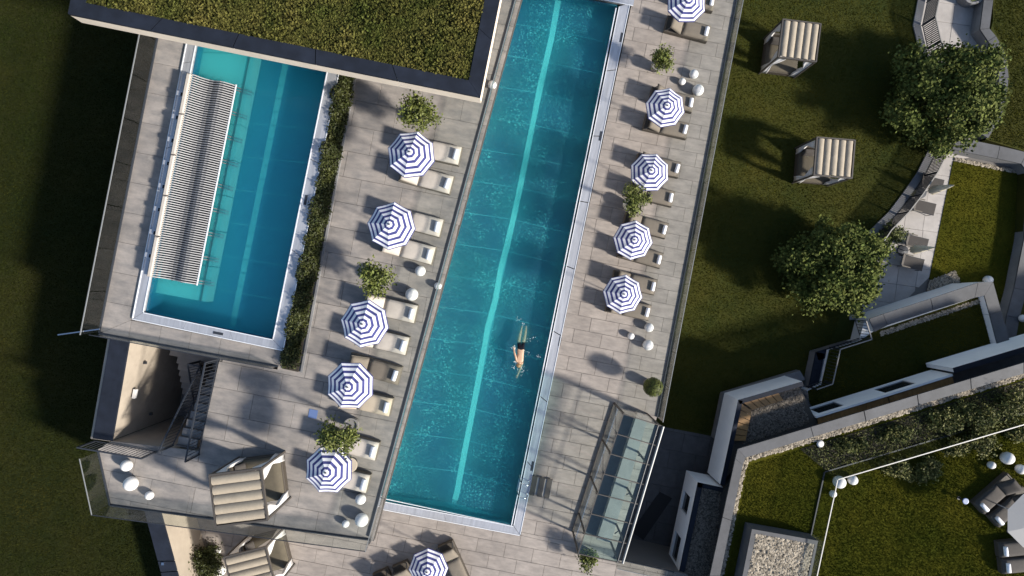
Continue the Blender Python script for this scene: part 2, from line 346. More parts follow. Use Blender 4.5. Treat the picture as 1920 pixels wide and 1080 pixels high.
def band(name, path, wd, z1, z0, m, parent=None, side=1, joint=0.02):   # coping laid in lengths, one piece between each pair of points
    a, b = strip(path, wd, side); root = parent
    for i in range(len(a)-1):
        pa, pb, qa, qb = Vector(a[i]), Vector(a[i+1]), Vector(b[i]), Vector(b[i+1]); L = (pb-pa).length; j = min(0.4, joint/L/2)
        quad = [pa.lerp(pb, j), pa.lerp(pb, 1-j), qa.lerp(qb, 1-j), qa.lerp(qb, j)]
        MB().prism(quad, z1, z0).build(name, m, root)
def subdivide(path, step):
    out = [Vector(path[0])]
    for a, b in zip(path[:-1], path[1:]):
        a, b = Vector(a), Vector(b); n = max(1, round((b-a).length/step))
        out += [a.lerp(b, k/n) for k in range(1, n+1)]
    return out
def glass_rail(name, label, path, h, rail=True, step=1.5, group='glass balustrades', railmat='rail_grey', rr=0.011, base=True):
    t = thing(name, label, 'balustrade', path[0], 0, group); o0 = Vector(path[0]); pts = [Vector(p)-o0 for p in subdivide(path, step)]
    for a, b in zip(pts[:-1], pts[1:]):
        j = 0.012/(b-a).length
        MB().beam(a.lerp(b, j)+Vector((0, 0, h/2)), a.lerp(b, 1-j)+Vector((0, 0, h/2)), 0.016, h).build('glass_panel', 'glass', t)
    pp = [Vector(p)-o0 for p in path]
    for a, b in zip(pp[:-1], pp[1:]):
        if base: MB().beam(a+Vector((0, 0, 0.03)), b+Vector((0, 0, 0.03)), 0.05, 0.06).build('base_channel', 'dark_metal', t)
        if rail: MB().beam(a+Vector((0, 0, h+0.015)), b+Vector((0, 0, h+0.015)), rr*2, 0.03).build('top_rail', railmat, t)
    return t
def picket_rail(name, label, path, h, m='dark_metal', railmat='dark_metal', gap=0.11, rw=0.05, group='metal picket railings', pr=0.012):
    t = thing(name, label, 'railing', path[0], 0, group); o0 = Vector(path[0]); pp = [Vector(p)-o0 for p in path]; up = Vector((0, 0, h))
    mb = MB()
    for a, b in zip(pp[:-1], pp[1:]):
        n = max(2, int((b-a).length/gap))
        for k in range(n): q = a.lerp(b, (k+0.5)/n); mb.beam(q+Vector((0, 0, 0.06)), q+up, pr*2, pr*2)
        MB().beam(a+up, b+up, rw, 0.04).build('handrail', railmat, t)
        MB().beam(a+Vector((0, 0, 0.06)), b+Vector((0, 0, 0.06)), 0.03, 0.03).build('bottom_rail', m, t)
    tag(mb.build('pickets', m, t), kind='stuff')
    for q in pp: MB().beam(q, q+up, 0.045, 0.045).build('post', m, t)
    return t

# ------------------------------------------------------------------ levels
U, T, W, L, G, RF = 4.3, 4.8, 1.2, -2.8, -3.3, 0.6

# ------------------------------------------------------------------ ground and lawns
struct(MB().add([(-500, -500, -5), (500, -500, -5), (500, 500, -5), (-500, 500, -5)], [(0, 1, 2, 3)]).build('ground', 'grass'))
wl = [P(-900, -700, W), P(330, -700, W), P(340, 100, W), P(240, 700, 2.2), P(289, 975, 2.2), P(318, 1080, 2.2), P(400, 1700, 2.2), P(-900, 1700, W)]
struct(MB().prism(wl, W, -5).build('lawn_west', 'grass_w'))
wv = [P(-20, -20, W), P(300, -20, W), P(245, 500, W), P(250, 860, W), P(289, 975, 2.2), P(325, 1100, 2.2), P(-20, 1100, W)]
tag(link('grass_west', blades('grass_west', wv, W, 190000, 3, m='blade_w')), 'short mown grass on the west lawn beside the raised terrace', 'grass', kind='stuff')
el = PL([(1200, -500), (1736, -500), (1734, -10), (1724, 48), (1736, 95), (1760, 150), (1765, 230), (1748, 300), (1714, 366), (1668, 418), (1640, 445), (1625, 520), (1612, 590), (1625, 640), (1540, 665), (1525, 735), (1400, 780), (1345, 822), (1180, 800)], L)
struct(MB().prism(el, L, -5).build('lawn_east', 'grass'))
ev = PL([(1225, -20), (1730, -20), (1712, 48), (1748, 150), (1755, 230), (1735, 300), (1700, 366), (1655, 420), (1630, 440), (1560, 640), (1480, 708), (1365, 730), (1345, 815), (1215, 795)], L)
tag(link('grass_east', blades('grass_east', ev, L, 170000, 4)), 'short mown grass on the cabana lawn right of the pool deck', 'grass', kind='stuff')
nl = PL([(1868, -500), (1862, 40), (1858, 55), (1885, 100), (1892, 150), (1875, 215), (1850, 262), (1925, 285), (2600, 400), (2600, -500)], L)
struct(MB().prism(nl, L, -5).build('lawn_northeast', 'grass'))
tag(link('grass_northeast', blades('grass_northeast', PL([(1868, -20), (1862, 50), (1888, 100), (1895, 150), (1878, 215), (1855, 262), (1935, 285), (1935, -20)], L), L, 14000, 5)), 'short grass in the upper right corner beyond the path wall', 'grass', kind='stuff')
fl = PL([(1925, 300), (1912, 560), (1890, 640), (2600, 640), (2600, 300)], L)
struct(MB().prism(fl, L, -5).build('lawn_far_east', 'grass'))
# sunken court: path, sun terrace and square lawn
sg = PL([(1690, -500), (1870, -500), (1960, 250), (1960, 700), (1500, 760), (1560, 560), (1690, 300)], G)
struct(MB().prism(sg, G-0.03, -5).build('sunken_court', 'joint'))
path_poly = PL([(1735, -60), (1850, -60), (1840, 60), (1885, 140), (1870, 230), (1905, 280), (1790, 300), (1742, 520), (1670, 590), (1600, 600), (1640, 470), (1700, 370), (1740, 290), (1750, 200), (1722, 90), (1725, 40)], G)
pth = struct(MB().prism(path_poly, G-0.031, G-0.2).build('garden_path', 'joint')); pave(pth, path_poly, G, 0.95, 0.95, 'path_stone', 0.014, 3, R(-8), bond=0)
gl_ = PL([(1787, 302), (1935, 330), (1935, 620), (1800, 600), (1742, 522)], G)
struct(MB().prism(gl_, G+0.02, G-0.2).build('sunken_lawn', 'grass_r'))
tag(link('grass_sunken', blades('grass_sunken', gl_, G+0.02, 26000, 6, m='blade_r')), 'mown grass in the sunken square lawn at right', 'grass', kind='stuff')

# ------------------------------------------------------------------ lower pool deck
east = PL([(1205, -90), (1400, -90), (1234, 775), (1150, 1045), (975, 1003)], 0)
de = struct(MB().prism(east, -0.03, -5).build('pool_deck_east', 'joint')); pave(de, east, 0, 1.25, 0.62, 'stone', seed=11)
south = PL([(975, 1003.5), (1150, 1045.5), (1290, 1078), (1290, 1180), (250, 1180), (300, 880), (650, 941)], 0)
ds = struct(MB().prism(south, -0.032, -5).build('pool_deck_south', 'joint'))
pave(ds, PL([(975, 1003.5), (1150, 1045.5), (1262, 1070), (1262, 1100), (330, 1100), (335, 905), (650, 941)], 0), 0, 1.25, 0.62, 'stone', seed=12)
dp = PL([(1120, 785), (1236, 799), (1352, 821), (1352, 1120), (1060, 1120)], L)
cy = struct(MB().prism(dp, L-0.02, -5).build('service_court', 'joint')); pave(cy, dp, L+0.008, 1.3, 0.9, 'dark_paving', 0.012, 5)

# lap pool
wi = PL([(905, -38), (1157, 10), (962, 983), (660, 930)], 0)
lap = struct(MB().prism(PL([(890, -60), (1190, 5), (975, 1003), (640, 945)], 0), -0.95, -5).build('pool_basin', 'gutter'))
MB().prism(wi, -0.503, -0.95).build('lining', 'seam', lap)
lane_t, lane_b = (1049, -13), (849, 952)
import itertools
def lerp2(a, b, t): return (a[0]+(b[0]-a[0])*t, a[1]+(b[1]-a[1])*t)
rt, rb, lt, lb = (1157, 10), (962, 983), (905, -38), (660, 930)
ZF = -0.5; LW = 4.4
NP = 16
for k in range(NP):
    t0, t1 = k/NP+0.0007, (k+1)/NP-0.0007
    for a0, b0, off0, off1 in ((lt, lb, 0, -LW), (rt, rb, 0, LW)):
        la, lbm = (lerp2(lane_t, lane_b, t0)), (lerp2(lane_t, lane_b, t1))
        q = [lerp2(a0, b0, t0), lerp2(a0, b0, t1), (lbm[0]+off1, lbm[1]+off1*0.2), (la[0]+off1, la[1]+off1*0.2)]
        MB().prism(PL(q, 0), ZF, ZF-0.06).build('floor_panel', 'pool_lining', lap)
# lane stripe: laid tiles, seen wavering a little
lw = [(1049, -13, 5.4), (1036, 60, 5.1), (1021, 125, 5.2), (1013, 160, 5.5), (1000, 225, 4.8), (985, 300, 5.1), (973, 360, 5.2), (962, 410, 4.9), (949, 465, 5.7), (938, 505, 4.7), (929, 560, 5.2), (914, 615, 5.3), (908, 650, 4.8), (895, 720, 5.2), (882, 790, 5.1), (868, 860, 5.3), (855, 930, 5.2), (851, 945, 5.1)]
for (x0, y0, r0), (x1, y1, r1) in zip(lw[:-1], lw[1:]):
    MB().prism(PL([(x0-r0, y0-1.6), (x0+r0, y0+1.6), (x1+r1, y1+1.4), (x1-r1, y1-1.8)], 0), ZF+0.004, ZF-0.05).build('lane_marking', 'lane_tile', lap)
# basin walls
for a, b in (((1157, 10), (962, 983)), ((962, 983), (660, 930)), ((905, -38), (1157, 10)), ((905, -38), (660, 930))):
    MB().beam(P(*a, 0)+Vector((0, 0, -0.45)), P(*b, 0)+Vector((0, 0, -0.45)), 0.06, 0.86).build('side_wall', 'pool_lining', lap)
# steel rim: lip, gutter and wide coping in lengths
def rim(parent, outer, inner, z, n, lipoff):
    for i in range(len(outer)-1):
        oa, ob, ia, ib = outer[i], outer[i+1], inner[i], inner[i+1]; k = n[i]
        for j in range(k):
            g0, g1 = j/k+0.0008, (j+1)/k-0.0008
            MB().prism(PL([lerp2(oa, ob, g0), lerp2(oa, ob, g1), lerp2(ia, ib, g1), lerp2(ia, ib, g0)], z), z+0.05, z-0.12).build('coping', 'steel', parent)
        a, b = P(*ia, z), P(*ib, z); MB().beam(a.lerp(b, 0.002)+Vector((0, 0, 0.055)), a.lerp(b, 0.998)+Vector((0, 0, 0.055)), 0.03, 0.035).build('inner_lip', 'steel_lip', parent)
        a, b = P(*oa, z), P(*ob, z); MB().beam(a.lerp(b, 0.002)+Vector((0, 0, 0.056)), a.lerp(b, 0.998)+Vector((0, 0, 0.056)), 0.03, 0.03).build('outer_lip', 'steel_lip', parent)
rim(lap, [(1181, 7), (975, 1003), (700, 951)], [(1161, 12), (963, 986), (700, 936)], 0.0, [8, 2], 0)
rim(lap, [(930, -54), (1190, -2)], [(930, -40), (1187, 12)], 0.004, [2], 0)
a, b = P(1155, 16, 0), P(959, 985, 0); MB().beam(a+Vector((0, 0, 0.02)), b+Vector((0, 0, 0.02)), 0.045, 0.07).build('overflow_lip', 'steel_lip', lap)
a, b = P(959, 985, 0), P(700, 930, 0); MB().beam(a+Vector((0, 0, 0.02)), b+Vector((0, 0, 0.02)), 0.03, 0.07).build('overflow_lip', 'steel_lip', lap)
for q in ((1161, 70), (1122, 255), (1046, 640), (994, 874)):
    MB().box(P(q[0]+4, q[1], 0.056), (0.09, 0.42, 0.012), Matrix.Rotation(AX, 3, 'Z')).build('drain_grille', 'dark_metal', lap)
struct(MB().add([P(x, y, 0)+Vector((0, 0, 0.03)) for x, y in [(905, -38), (660, 928), (957, 984), (1154, 12)]], [(0, 1, 2, 3)]).build('pool_water', 'water'))

# ------------------------------------------------------------------ upper terrace (main) with stair pit
D1 = PL([(993, -60), (699, 1015), (348, 967.6), (412, 672), (520, 693), (640, 120), (672, -60)], U)
D2 = PL([(347.5, 967.5), (207, 949), (184, 843), (209, 827), (374.5, 846)], U)
ud = struct(MB().prism(D1, U-0.03, U-0.35).build('upper_deck', 'joint'))
pave(ud, D1, U, 1.55, 0.95, 'stone_up', 0.011, 21)
ud2 = struct(MB().prism(D2, U-0.032, 0).build('upper_deck_corner', 'beige_dim'))
pave(ud2, D2, U, 1.55, 0.95, 'stone_up', 0.011, 22)
struct(MB().prism(PL([(925, -60), (636, 1003), (348, 964), (412, 674), (522, 694), (640, 120), (668, -60)], U), U-0.36, -5).build('upper_deck_support', 'beige_wall'))
a, b = P(993, -60, U), P(699, 1015, U)
MB().beam(a+Vector((0.0, 0, -0.17)), b+Vector((0, 0, -0.17)), 0.05, 0.30).build('edge_fascia', 'bronze', ud)
a2, b2 = P(981, -60, U), P(690, 1005, U)
MB().beam(a2+Vector((0, 0, 0.012)), b2+Vector((0, 0, 0.012)), 0.10, 0.02).build('slot_drain', 'dark_metal', ud)
glass_rail('glass_balustrade', 'long glass balustrade between upper terrace and lap pool', [P(990, -60, U)+Vector((-0.03, 0, 0)), P(699, 1013, U)+Vector((-0.04, 0.0, 0))], 0.95, base=False)
glass_rail('glass_balustrade', 'glass balustrade along bottom edge of upper terrace behind the striped-roof cabana', [P(697, 1012, U), P(208, 947, U)], 0.95, railmat='dark_metal')
glass_rail('glass_balustrade', 'short glass balustrade at left corner of upper terrace by three globe lamps', [P(207, 947, U), P(185, 846, U)], 0.95)

# stair pit
pit = struct(MB().prism(PL([(230, 600), (430, 640), (382, 850), (205, 830)], U), 0.0, -5).build('stairwell_floor', 'concrete'))
sw = thing('stairwell_wall', 'cream wall with navy coping on left side of the open stairwell', 'wall', (0, 0, 0))
MB().prism(PL([(207, 630), (243, 640), (209.5, 826), (174, 821)], U), U+0.12, -1).build('wall', 'beige_dim', sw)
MB().prism(PL([(208, 625), (243, 632), (209.5, 827), (173.5, 822)], 4.5), 4.5, 4.421).build('coping', 'navy_coping', sw)
MB().box(P(252, 738, 3.6)+Vector((0.02, 0, 0)), (0.10, 0.35, 0.14), Matrix.Rotation(AX, 3, 'Z')).build('wall_light', 'lamp_white', sw)
for q in ((272, 680, 3.2), (283, 776, 2.6)): MB().box(P(*q), (0.1, 0.10, 0.10)).build('switch_box', 'dark_metal', sw)
st = thing('staircase', 'dark concrete double-flight staircase descending through the upper terrace opening', 'staircase', (0, 0, 0))
# right flight, deck (south) down to landing (north); e2 runs north
r0 = P(324, 832, U); fw = (P(360, 839, U)-P(324, 832, U)).length; rise, run, nr = 0.175, 0.285, 10
base = P(326, 835, U)
for k in range(nr):
    c = base+E1*(fw/2+0.03)+E2*(run*(k+0.5)); z = U-rise*(k+1)
    MB().box((c.x, c.y, z-0.04), (fw, run+0.03, 0.08), Matrix.Rotation(AX, 3, 'Z')).build('tread', 'stair_stone', st)
    MB().box((c.x-E2.x*run*0.5, c.y-E2.y*run*0.5, z+rise/2-0.05), (fw, 0.03, rise), Matrix.Rotation(AX, 3, 'Z')).build('riser', 'dark_paving', st)
zl = U-rise*nr
lc = base+E2*(run*nr+0.55)+E1*(-0.45); MB().box((lc.x, lc.y, zl-0.08), (fw*2+1.2, 1.1, 0.15), Matrix.Rotation(AX, 3, 'Z')).build('landing', 'stair_stone', st)
for k in range(13):
    c = base+E1*(-1.05)+E2*(run*nr-run*(k+0.5)); z = zl-rise*(k+1)
    MB().box((c.x, c.y, z-0.04), (0.95, run+0.03, 0.08), Matrix.Rotation(AX, 3, 'Z')).build('tread', 'stair_stone', st)
picket_rail('stair_railing', 'black picket railing along right side of the stair opening', [P(410, 674, U), P(374, 852, U)], 0.95, gap=0.13, pr=0.008)
picket_rail('stair_railing', 'black picket railing along bottom edge of stair opening above globe lamps', [P(180, 826, U), P(296, 846, U)], 0.95, gap=0.13, pr=0.008)
t_ = base+E1*(-0.02)+Vector((0, 0, 0)); b_ = base+E2*(run*nr)+E1*(-0.02); b_.z = zl
picket_rail('stair_railing', 'black sloping picket railing between the two stair flights', [t_, b_], 0.95, gap=0.13, pr=0.008)
b2_ = b_-E1*0.5; c2_ = base+E2*0.3-E1*0.52; c2_.z = zl-rise*9
picket_rail('stair_railing', 'black picket railing of the lower stair flight', [b_, b2_, c2_], 0.9, gap=0.13, pr=0.008)

# retaining wall, lower left
rw_ = thing('retaining_wall', 'cream retaining wall with navy coping between lawn and lower terrace', 'wall', (0, 0, 0))
rwp = [(262, 925), (275.6, 977), (303, 1080), (330, 1180)]; rwq = [(290, 925), (303.7, 970), (333, 1080), (362, 1180)]
MB().prism(PL(rwp+rwq[::-1], 2.2), 2.13, -1).build('wall', 'beige_dim', rw_)
for a0, a1, b0, b1 in ((rwp[0], rwp[1], rwq[0], rwq[1]), (rwp[1], (295.5, 1051), rwq[1], (326, 1051)), ((296, 1053), (301, 1072), (326.5, 1053), (331, 1070)), ((301.5, 1074), rwp[3], (331.6, 1072), rwq[3])):
    MB().prism(PL([a0, a1, b1, b0], 2.2), 2.2, 2.131).build('coping', 'navy_coping', rw_)
MB().box(P(305, 1057, 2.215), (0.11, 0.11, 0.025)).build('socket_plate', 'chrome', rw_)

# ------------------------------------------------------------------ raised pool terrace, top left
tw = PL([(187, 625), (250, 598), (377, -40), (318, -60)], T); ts = PL([(187.2, 625.4), (523, 688), (532, 657.5), (250, 598.5)], T)
o = struct(MB().prism(tw, T-0.03, -1).build('raised_terrace_west', 'joint')); pave(o, tw, T, 1.45, 1.1, 'stone_up', 0.011, 31, bond=0)
o = struct(MB().prism(ts, T-0.031, -1).build('raised_terrace_south', 'joint')); pave(o, ts, T, 1.1, 0.95, 'stone_up', 0.011, 32, bond=0)
up = struct(MB().prism(PL([(377, -40), (250, 598.5), (532, 657), (672, -40)], T), T-1.0, -1).build('upper_pool_basin', 'beige_wall'))
ui = [(395, -40), (272, 587), (512, 635), (652, -40)]
MB().prism(PL(ui, T), T-0.903, T-0.99).build('lining', 'seam', up)
for k in range(10):
    t0, t1 = k/10+0.001, (k+1)/10-0.001
    for c0, c1 in ((0.0, 0.565), (0.612, 1.0)):
        q = [lerp2(lerp2(ui[0], ui[3], c), lerp2(ui[1], ui[2], c), t) for c, t in ((c0, t0), (c1, t0), (c1, t1), (c0, t1))]
        MB().prism(PL(q, T), T-0.9, T-0.95).build('floor_panel', 'pool_lining_up', up)
for k in range(24):
    t0, t1 = k/25+0.002, (k+1)/25-0.002
    q = [lerp2(lerp2(ui[0], ui[3], c), lerp2(ui[1], ui[2], c), t) for c, t in ((0.565, t0), (0.612, t0), (0.612, t1), (0.565, t1))]
    if t1 < 0.93: MB().prism(PL(q, T), T-0.895, T-0.95).build('lane_marking', 'lane_tile_up', up)
for a, b in ((ui[0], ui[1]), (ui[1], ui[2]), (ui[2], ui[3])):
    MB().beam(P(*a, T)+Vector((0, 0, -0.5)), P(*b, T)+Vector((0, 0, -0.5)), 0.05, 0.86).build('side_wall', 'pool_lining_up', up)
# underwater bench along the left side
for k in range(9):
    t0, t1 = 0.0+k*0.1045, (k+1)*0.1045-0.002
    q = [lerp2(lerp2(ui[0], ui[3], c), lerp2(ui[1], ui[2], c), t) for c, t in ((0.005, t0), (0.40, t0), (0.40, t1), (0.005, t1))]
    MB().prism(PL(q, T), T-0.35, T-0.89).build('bench_block', 'bench_tile', up)
a, b = lerp2(lerp2(ui[0], ui[3], 0.36), lerp2(ui[1], ui[2], 0.36), 0.2), lerp2(lerp2(ui[0], ui[3], 0.36), lerp2(ui[1], ui[2], 0.36), 0.94)
MB().beam(P(*a, T)+Vector((0, 0, -0.33)), P(*b, T)+Vector((0, 0, -0.33)), 0.05, 0.03).build('grab_bar', 'dark_metal', up)
rim(up, [(375, -40), (250, 598), (532, 657), (672, -40)], [(393, -40), (270, 586), (513, 637), (650, -40)], T+0.006, [4, 3, 4], 0)
for q, a_ in (((621, 175), 0), ((573, 375), 0), ((409, 625), 1)):
    MB().box(P(*q, T+0.063), (0.09, 0.36, 0.012) if not a_ else (0.36, 0.09, 0.012), Matrix.Rotation(AX, 3, 'Z')).build('drain_grille', 'dark_metal', up)
MB().add([P(x, y, T)+Vector((0, 0, -0.06)) for x, y in [(393, -40), (271, 586), (513, 636), (651, -40)]], [(0, 1, 2, 3)]).build('water', 'water_up', up)
glass_rail('glass_balustrade', 'tall glass balustrade left of the raised pool terrace beside west lawn', [P(310, 0, T), P(187, 624, T)], 0.95, rr=0.014)
glass_rail('glass_balustrade', 'glass balustrade below the raised pool above the stairwell', [P(188, 625.5, T), P(522, 687, T)], 0.55, rail=True, railmat='dark_metal')
tag(MB().beam(P(187, 617, T+0.9), P(187, 617, T+0.9)+Vector((-1.45, -0.2, 0)), 0.04, 0.03).build('cantilever_bar', 'chrome'), 'thin steel bar sticking out from the raised terrace corner over the lawn', 'bar')

# slatted recliner with headrest beam
rec = thing('slatted_recliner', 'long black and white slatted recliner bench above left edge of raised pool', 'bench', P(360, 340, T), AX)
o0 = P(360, 340, T); Rm = Matrix.Rotation(-AX, 3, 'Z')
def loc_(px, py, z): return Rm @ (P(px, py, z)-o0)
nw, ne, se, sw_ = loc_(364, 140, T+0.35), loc_(436, 154, T+0.35), loc_(358, 536, T+0.35), loc_(286, 520, T+0.35)
W_ = (ne-nw).x; Ln = nw.y-sw_.y
prof = [(0.0, 0.48), (0.06, 0.44), (0.14, 0.32), (0.24, 0.22), (0.34, 0.17), (0.46, 0.19), (0.56, 0.25), (0.66, 0.30), (0.76, 0.29), (0.88, 0.21), (1.0, 0.12)]
x0 = nw.x
mb = MB(); wd = 0.032
path = [Vector((x*W_, 0, z)) for x, z in prof]
for sy in (0,):
    vs_ = []
    for p in path: vs_ += [(p.x, -wd/2, p.z), (p.x, wd/2, p.z), (p.x, wd/2, p.z-0.03), (p.x, -wd/2, p.z-0.03)]
    fs = [(3, 2, 1, 0)]
    for i in range(len(path)-1):
        for k in range(4): j = (k+1) % 4; fs.append((i*4+k, i*4+j, (i+1)*4+j, (i+1)*4+k))
    n4 = (len(path)-1)*4; fs.append((n4, n4+1, n4+2, n4+3)); mb.add(vs_, fs)
slat = mb.mesh('slat', 'slat_white'); ns = 88
for k in range(ns):
    y = sw_.y+(k+0.5)*Ln/ns; link('slat', slat, rec, (x0+(sw_.x-nw.x)*(1-(k+0.5)/ns)*0, y, 0))
bk = MB()
for sx in (0.05, 0.35, 0.65, 0.95):
    zz = np.interp(sx, [p[0] for p in prof], [p[1] for p in prof]); bk.box((x0+sx*W_, (nw.y+sw_.y)/2, zz-0.08), (0.05, Ln, 0.06))
bk.build('bearer', 'dark_metal', rec)
MB().box((x0+W_*0.5, (nw.y+sw_.y)/2, 0.03), (W_*0.98, Ln*0.995, 0.03)).build('under_tray', 'dark_metal', rec)
MB().box((x0+W_+0.02, (nw.y+sw_.y)/2, 0.11), (0.03, Ln, 0.05)).build('front_trim', 'steel_lip', rec)
for k in range(9):
    y = sw_.y+0.12+k*(Ln-0.24)/8
    for d in (-0.05, 0.05): MB().beam((x0+W_, y+d, 0.02), (x0+W_+0.42, y+d, -0.33), 0.03, 0.03).build('leg', 'dark_metal', rec)
for k in range(5): MB().cbox((x0-0.12, sw_.y+(k+0.5)*Ln/5, 0.44), (0.17, Ln/5-0.03, 0.12), 0.04).build('headrest', 'cushion_cream', rec)
for k in range(8):
    y = nw.y-0.75-k*(Ln-1.0)/7.6
    MB().box((x0-0.36, y, 0.26), (0.24, 0.16, 0.20)).build('bracket', 'steel', rec)
    MB().box((x0-0.27, y-0.02, 0.37), (0.10, 0.12, 0.03)).build('bracket_cap', 'navy_coping', rec)
MB().box((x0-0.30, (nw.y+sw_.y)/2, 0.15), (0.2, Ln, 0.02)).build('rear_tray', 'navy_coping', rec)

# ------------------------------------------------------------------ pavilion roof, top
ZR = 7.5
ro = thing('pavilion', 'flat green-roofed pavilion with navy parapet and cream fascia at top left', 'building', (0, 0, 0))
ou = [(127, 26), (900, 182), (953, -12), (975, -120), (120, -330)]
MB().prism(PL([(127, 26), (900, 182), (965, -140), (195, -330)], ZR), ZR-0.12, ZR-0.62).build('fascia', 'beige_wall', ro)
innr = [(160, 5), (879, 150), (936, -140), (225, -310)]; outr = [(127, 26), (900, 182), (965, -140), (195, -330)]
def coping_run(a0, b0, a1, b1, n):
    for k in range(n):
        g0, g1 = k/n, (k+1)/n; e = 0.0012
        f0 = g0+e if k else 0.0004; f1 = g1-e if k < n-1 else 0.9996
        MB().prism(PL([lerp2(a0, b0, f0), lerp2(a0, b0, f1), lerp2(a1, b1, f1), lerp2(a1, b1, f0)], ZR), ZR, ZR-0.119).build('coping', 'navy_coping', ro)
coping_run(outr[0], outr[1], innr[0], innr[1], 5); coping_run(outr[1], outr[2], innr[1], innr[2], 3); coping_run(outr[3], outr[0], innr[3], innr[0], 3)
gp = PL(innr, ZR); MB().prism(gp, ZR-0.10, ZR-0.119).build('roof_soil', 'sedum_base', ro)
gv = PL([(160, 5), (879, 150), (915, -30), (170, -30)], ZR)
p2 = scatter(gv, 26000, 9); g_ = np.random.default_rng(4)
hh = 0.06+0.10*(0.5+0.5*np.sin(p2[:, 0]*2.3+1.7*np.sin(p2[:, 1]*1.9)))*g_.random(len(p2))
tag(link('sedum', leaf_cloud('sedum', np.c_[p2, ZR-0.10+hh], 0.085, 'leaf_sedum', 5, 0.6, 0.7), ro), kind='stuff')
MB().prism(PL([(330, -20), (800, 75), (850, -140), (400, -280)], ZR), ZR-0.63, U-0.2).build('wall', 'beige_wall', ro)
for k in range(6):
    a, b = lerp2((330, -20), (800, 75), k/6+0.01), lerp2((330, -20), (800, 75), (k+1)/6-0.01)
    A, B = P(*a, ZR), P(*b, ZR); MB().beam(A+Vector((0.03, -0.05, -1.75)), B+Vector((0.03, -0.05, -1.75)), 0.04, 2.1).build('window', 'pane', ro)

# ------------------------------------------------------------------ hedge in its bed
def rod_scatter(a, b, wd, ht, n, seed):
    g = np.random.default_rng(seed); t = g.random(n); a = np.array(a); b = np.array(b)
    ph = g.normal(size=(n, 3)); ph /= np.linalg.norm(ph, axis=1)[:, None]; rr = 0.75+0.25*g.random(n)
    lump = 1+0.12*np.sin(t*38)+0.10*np.sin(t*71+1.3)+0.08*np.sin(t*113)
    d = (b-a)[:2]; d = d/np.hypot(*d); nrm = np.array([d[1], -d[0]])
    x = a[None]+(b-a)[None]*t[:, None]; off = ph[:, 0]*rr*wd*lump
    x[:, 0] += nrm[0]*off+d[0]*ph[:, 2]*0.2; x[:, 1] += nrm[1]*off+d[1]*ph[:, 2]*0.2; x[:, 2] += np.abs(ph[:, 1])*rr*ht*lump
    return x
hd = thing('hedge', 'narrow dark green hedge between raised pool and the striped parasols', 'hedge', (0, 0, 0))
hb = PL([(648, 60), (674, 65), (560, 697), (530, 691)], U); MB().prism(hb, U+0.05, U-0.02).build('soil_bed', 'soil', hd)
tag(link('foliage', leaf_cloud('foliage', rod_scatter(P(666, 70, U+0.1), P(545, 682, U+0.1), 0.36, 0.7, 24000, 3), 0.085, 'leaf_hedge', 3), hd), kind='stuff')
MB().beam(P(655, 70, U+0.25), P(545, 660, U+0.25), 0.18, 0.4).build('stem_core', 'soil', hd)
a, b = P(680, 70, U), P(566, 698, U); MB().beam(a+Vector((0, 0, 0.03)), b+Vector((0, 0, 0.03)), 0.08, 0.06).build('edging', 'concrete', hd)

# ------------------------------------------------------------------ glass stair pavilion on the lower deck
gp_ = thing('glass_stair_pavilion', 'glass roofed stair enclosure with steel frame on the lower right deck', 'pavilion', (0, 0, 0))
HB = 2.2
NW_, NE_, SE_, SW2 = P(1152, 756, 0), P(1213, 776, 0), P(1143, 1011, 0), P(1074, 996, 0)
MB().prism([NW_.lerp(NE_, 0.03), NW_.lerp(NE_, 0.66), SW2.lerp(SE_, 0.62), SW2.lerp(SE_, 0.03)], 0.010, 0.003).build('pit_shade_sheet', 'dark_paving', gp_)  # flat dark sheet, its colour standing in for the shaded stair pit
MB().prism([NW_.lerp(NE_, 0.665), NE_, SE_, SW2.lerp(SE_, 0.625)], 0.34, 0.003).build('sunlit_floor_strip', 'stair_stone', gp_)  # paler raised strip, its colour standing in for the sunlit part of the floor
up_ = Vector((0, 0, HB)); NPN = 7
for k in range(NPN):
    a, b, c, d = NW_.lerp(SW2, k/NPN+0.004)+up_, NE_.lerp(SE_, k/NPN+0.004)+up_, NE_.lerp(SE_, (k+1)/NPN-0.004)+up_, NW_.lerp(SW2, (k+1)/NPN-0.004)+up_
    MB().prism([a, b, c, d], HB+0.02, HB).build('roof_pane', 'glass_roof', gp_)
    a, b = NW_.lerp(SW2, k/NPN+0.004), NW_.lerp(SW2, (k+1)/NPN-0.004)
    MB().beam(a+up_/2, b+up_/2, 0.02, HB-0.12).build('wall_pane', 'glass', gp_)
for k in range(2):
    a, b = NW_.lerp(NE_, k/2+0.01), NW_.lerp(NE_, (k+1)/2-0.01); MB().beam(a+up_/2, b+up_/2, 0.02, HB-0.12).build('wall_pane', 'glass', gp_)
for k in range(NPN+1):
    a, b = NW_.lerp(SW2, k/NPN), NE_.lerp(SE_, k/NPN); MB().beam(a+up_-E1*0.12, b+up_+E1*0.12, 0.035, 0.05).build('roof_beam', 'bronze', gp_)
    if k % 2 == 0 or k == NPN:
        MB().beam(a+E1*0.0, a+up_, 0.07, 0.07).build('post', 'bronze', gp_); MB().beam(b, b+up_, 0.07, 0.07).build('post', 'bronze', gp_)
    if k in (2, 4, 6): MB().beam(b+Vector((0, 0, HB*0.45))-E1*0.0, b+up_-E1*0.45+E2*0.3, 0.04, 0.04).build('brace', 'dark_metal', gp_)
    if k in (0, 2): MB().beam(a+Vector((0, 0, 0.2)), NW_.lerp(SW2, min(1, (k+1.3)/NPN))+up_, 0.02, 0.02).build('tie_rod', 'dark_metal', gp_)
MB().beam(NW_+Vector((0, 0, 0.05)), SW2+Vector((0, 0, 0.05)), 0.09, 0.09).build('sill_rail', 'bronze', gp_)
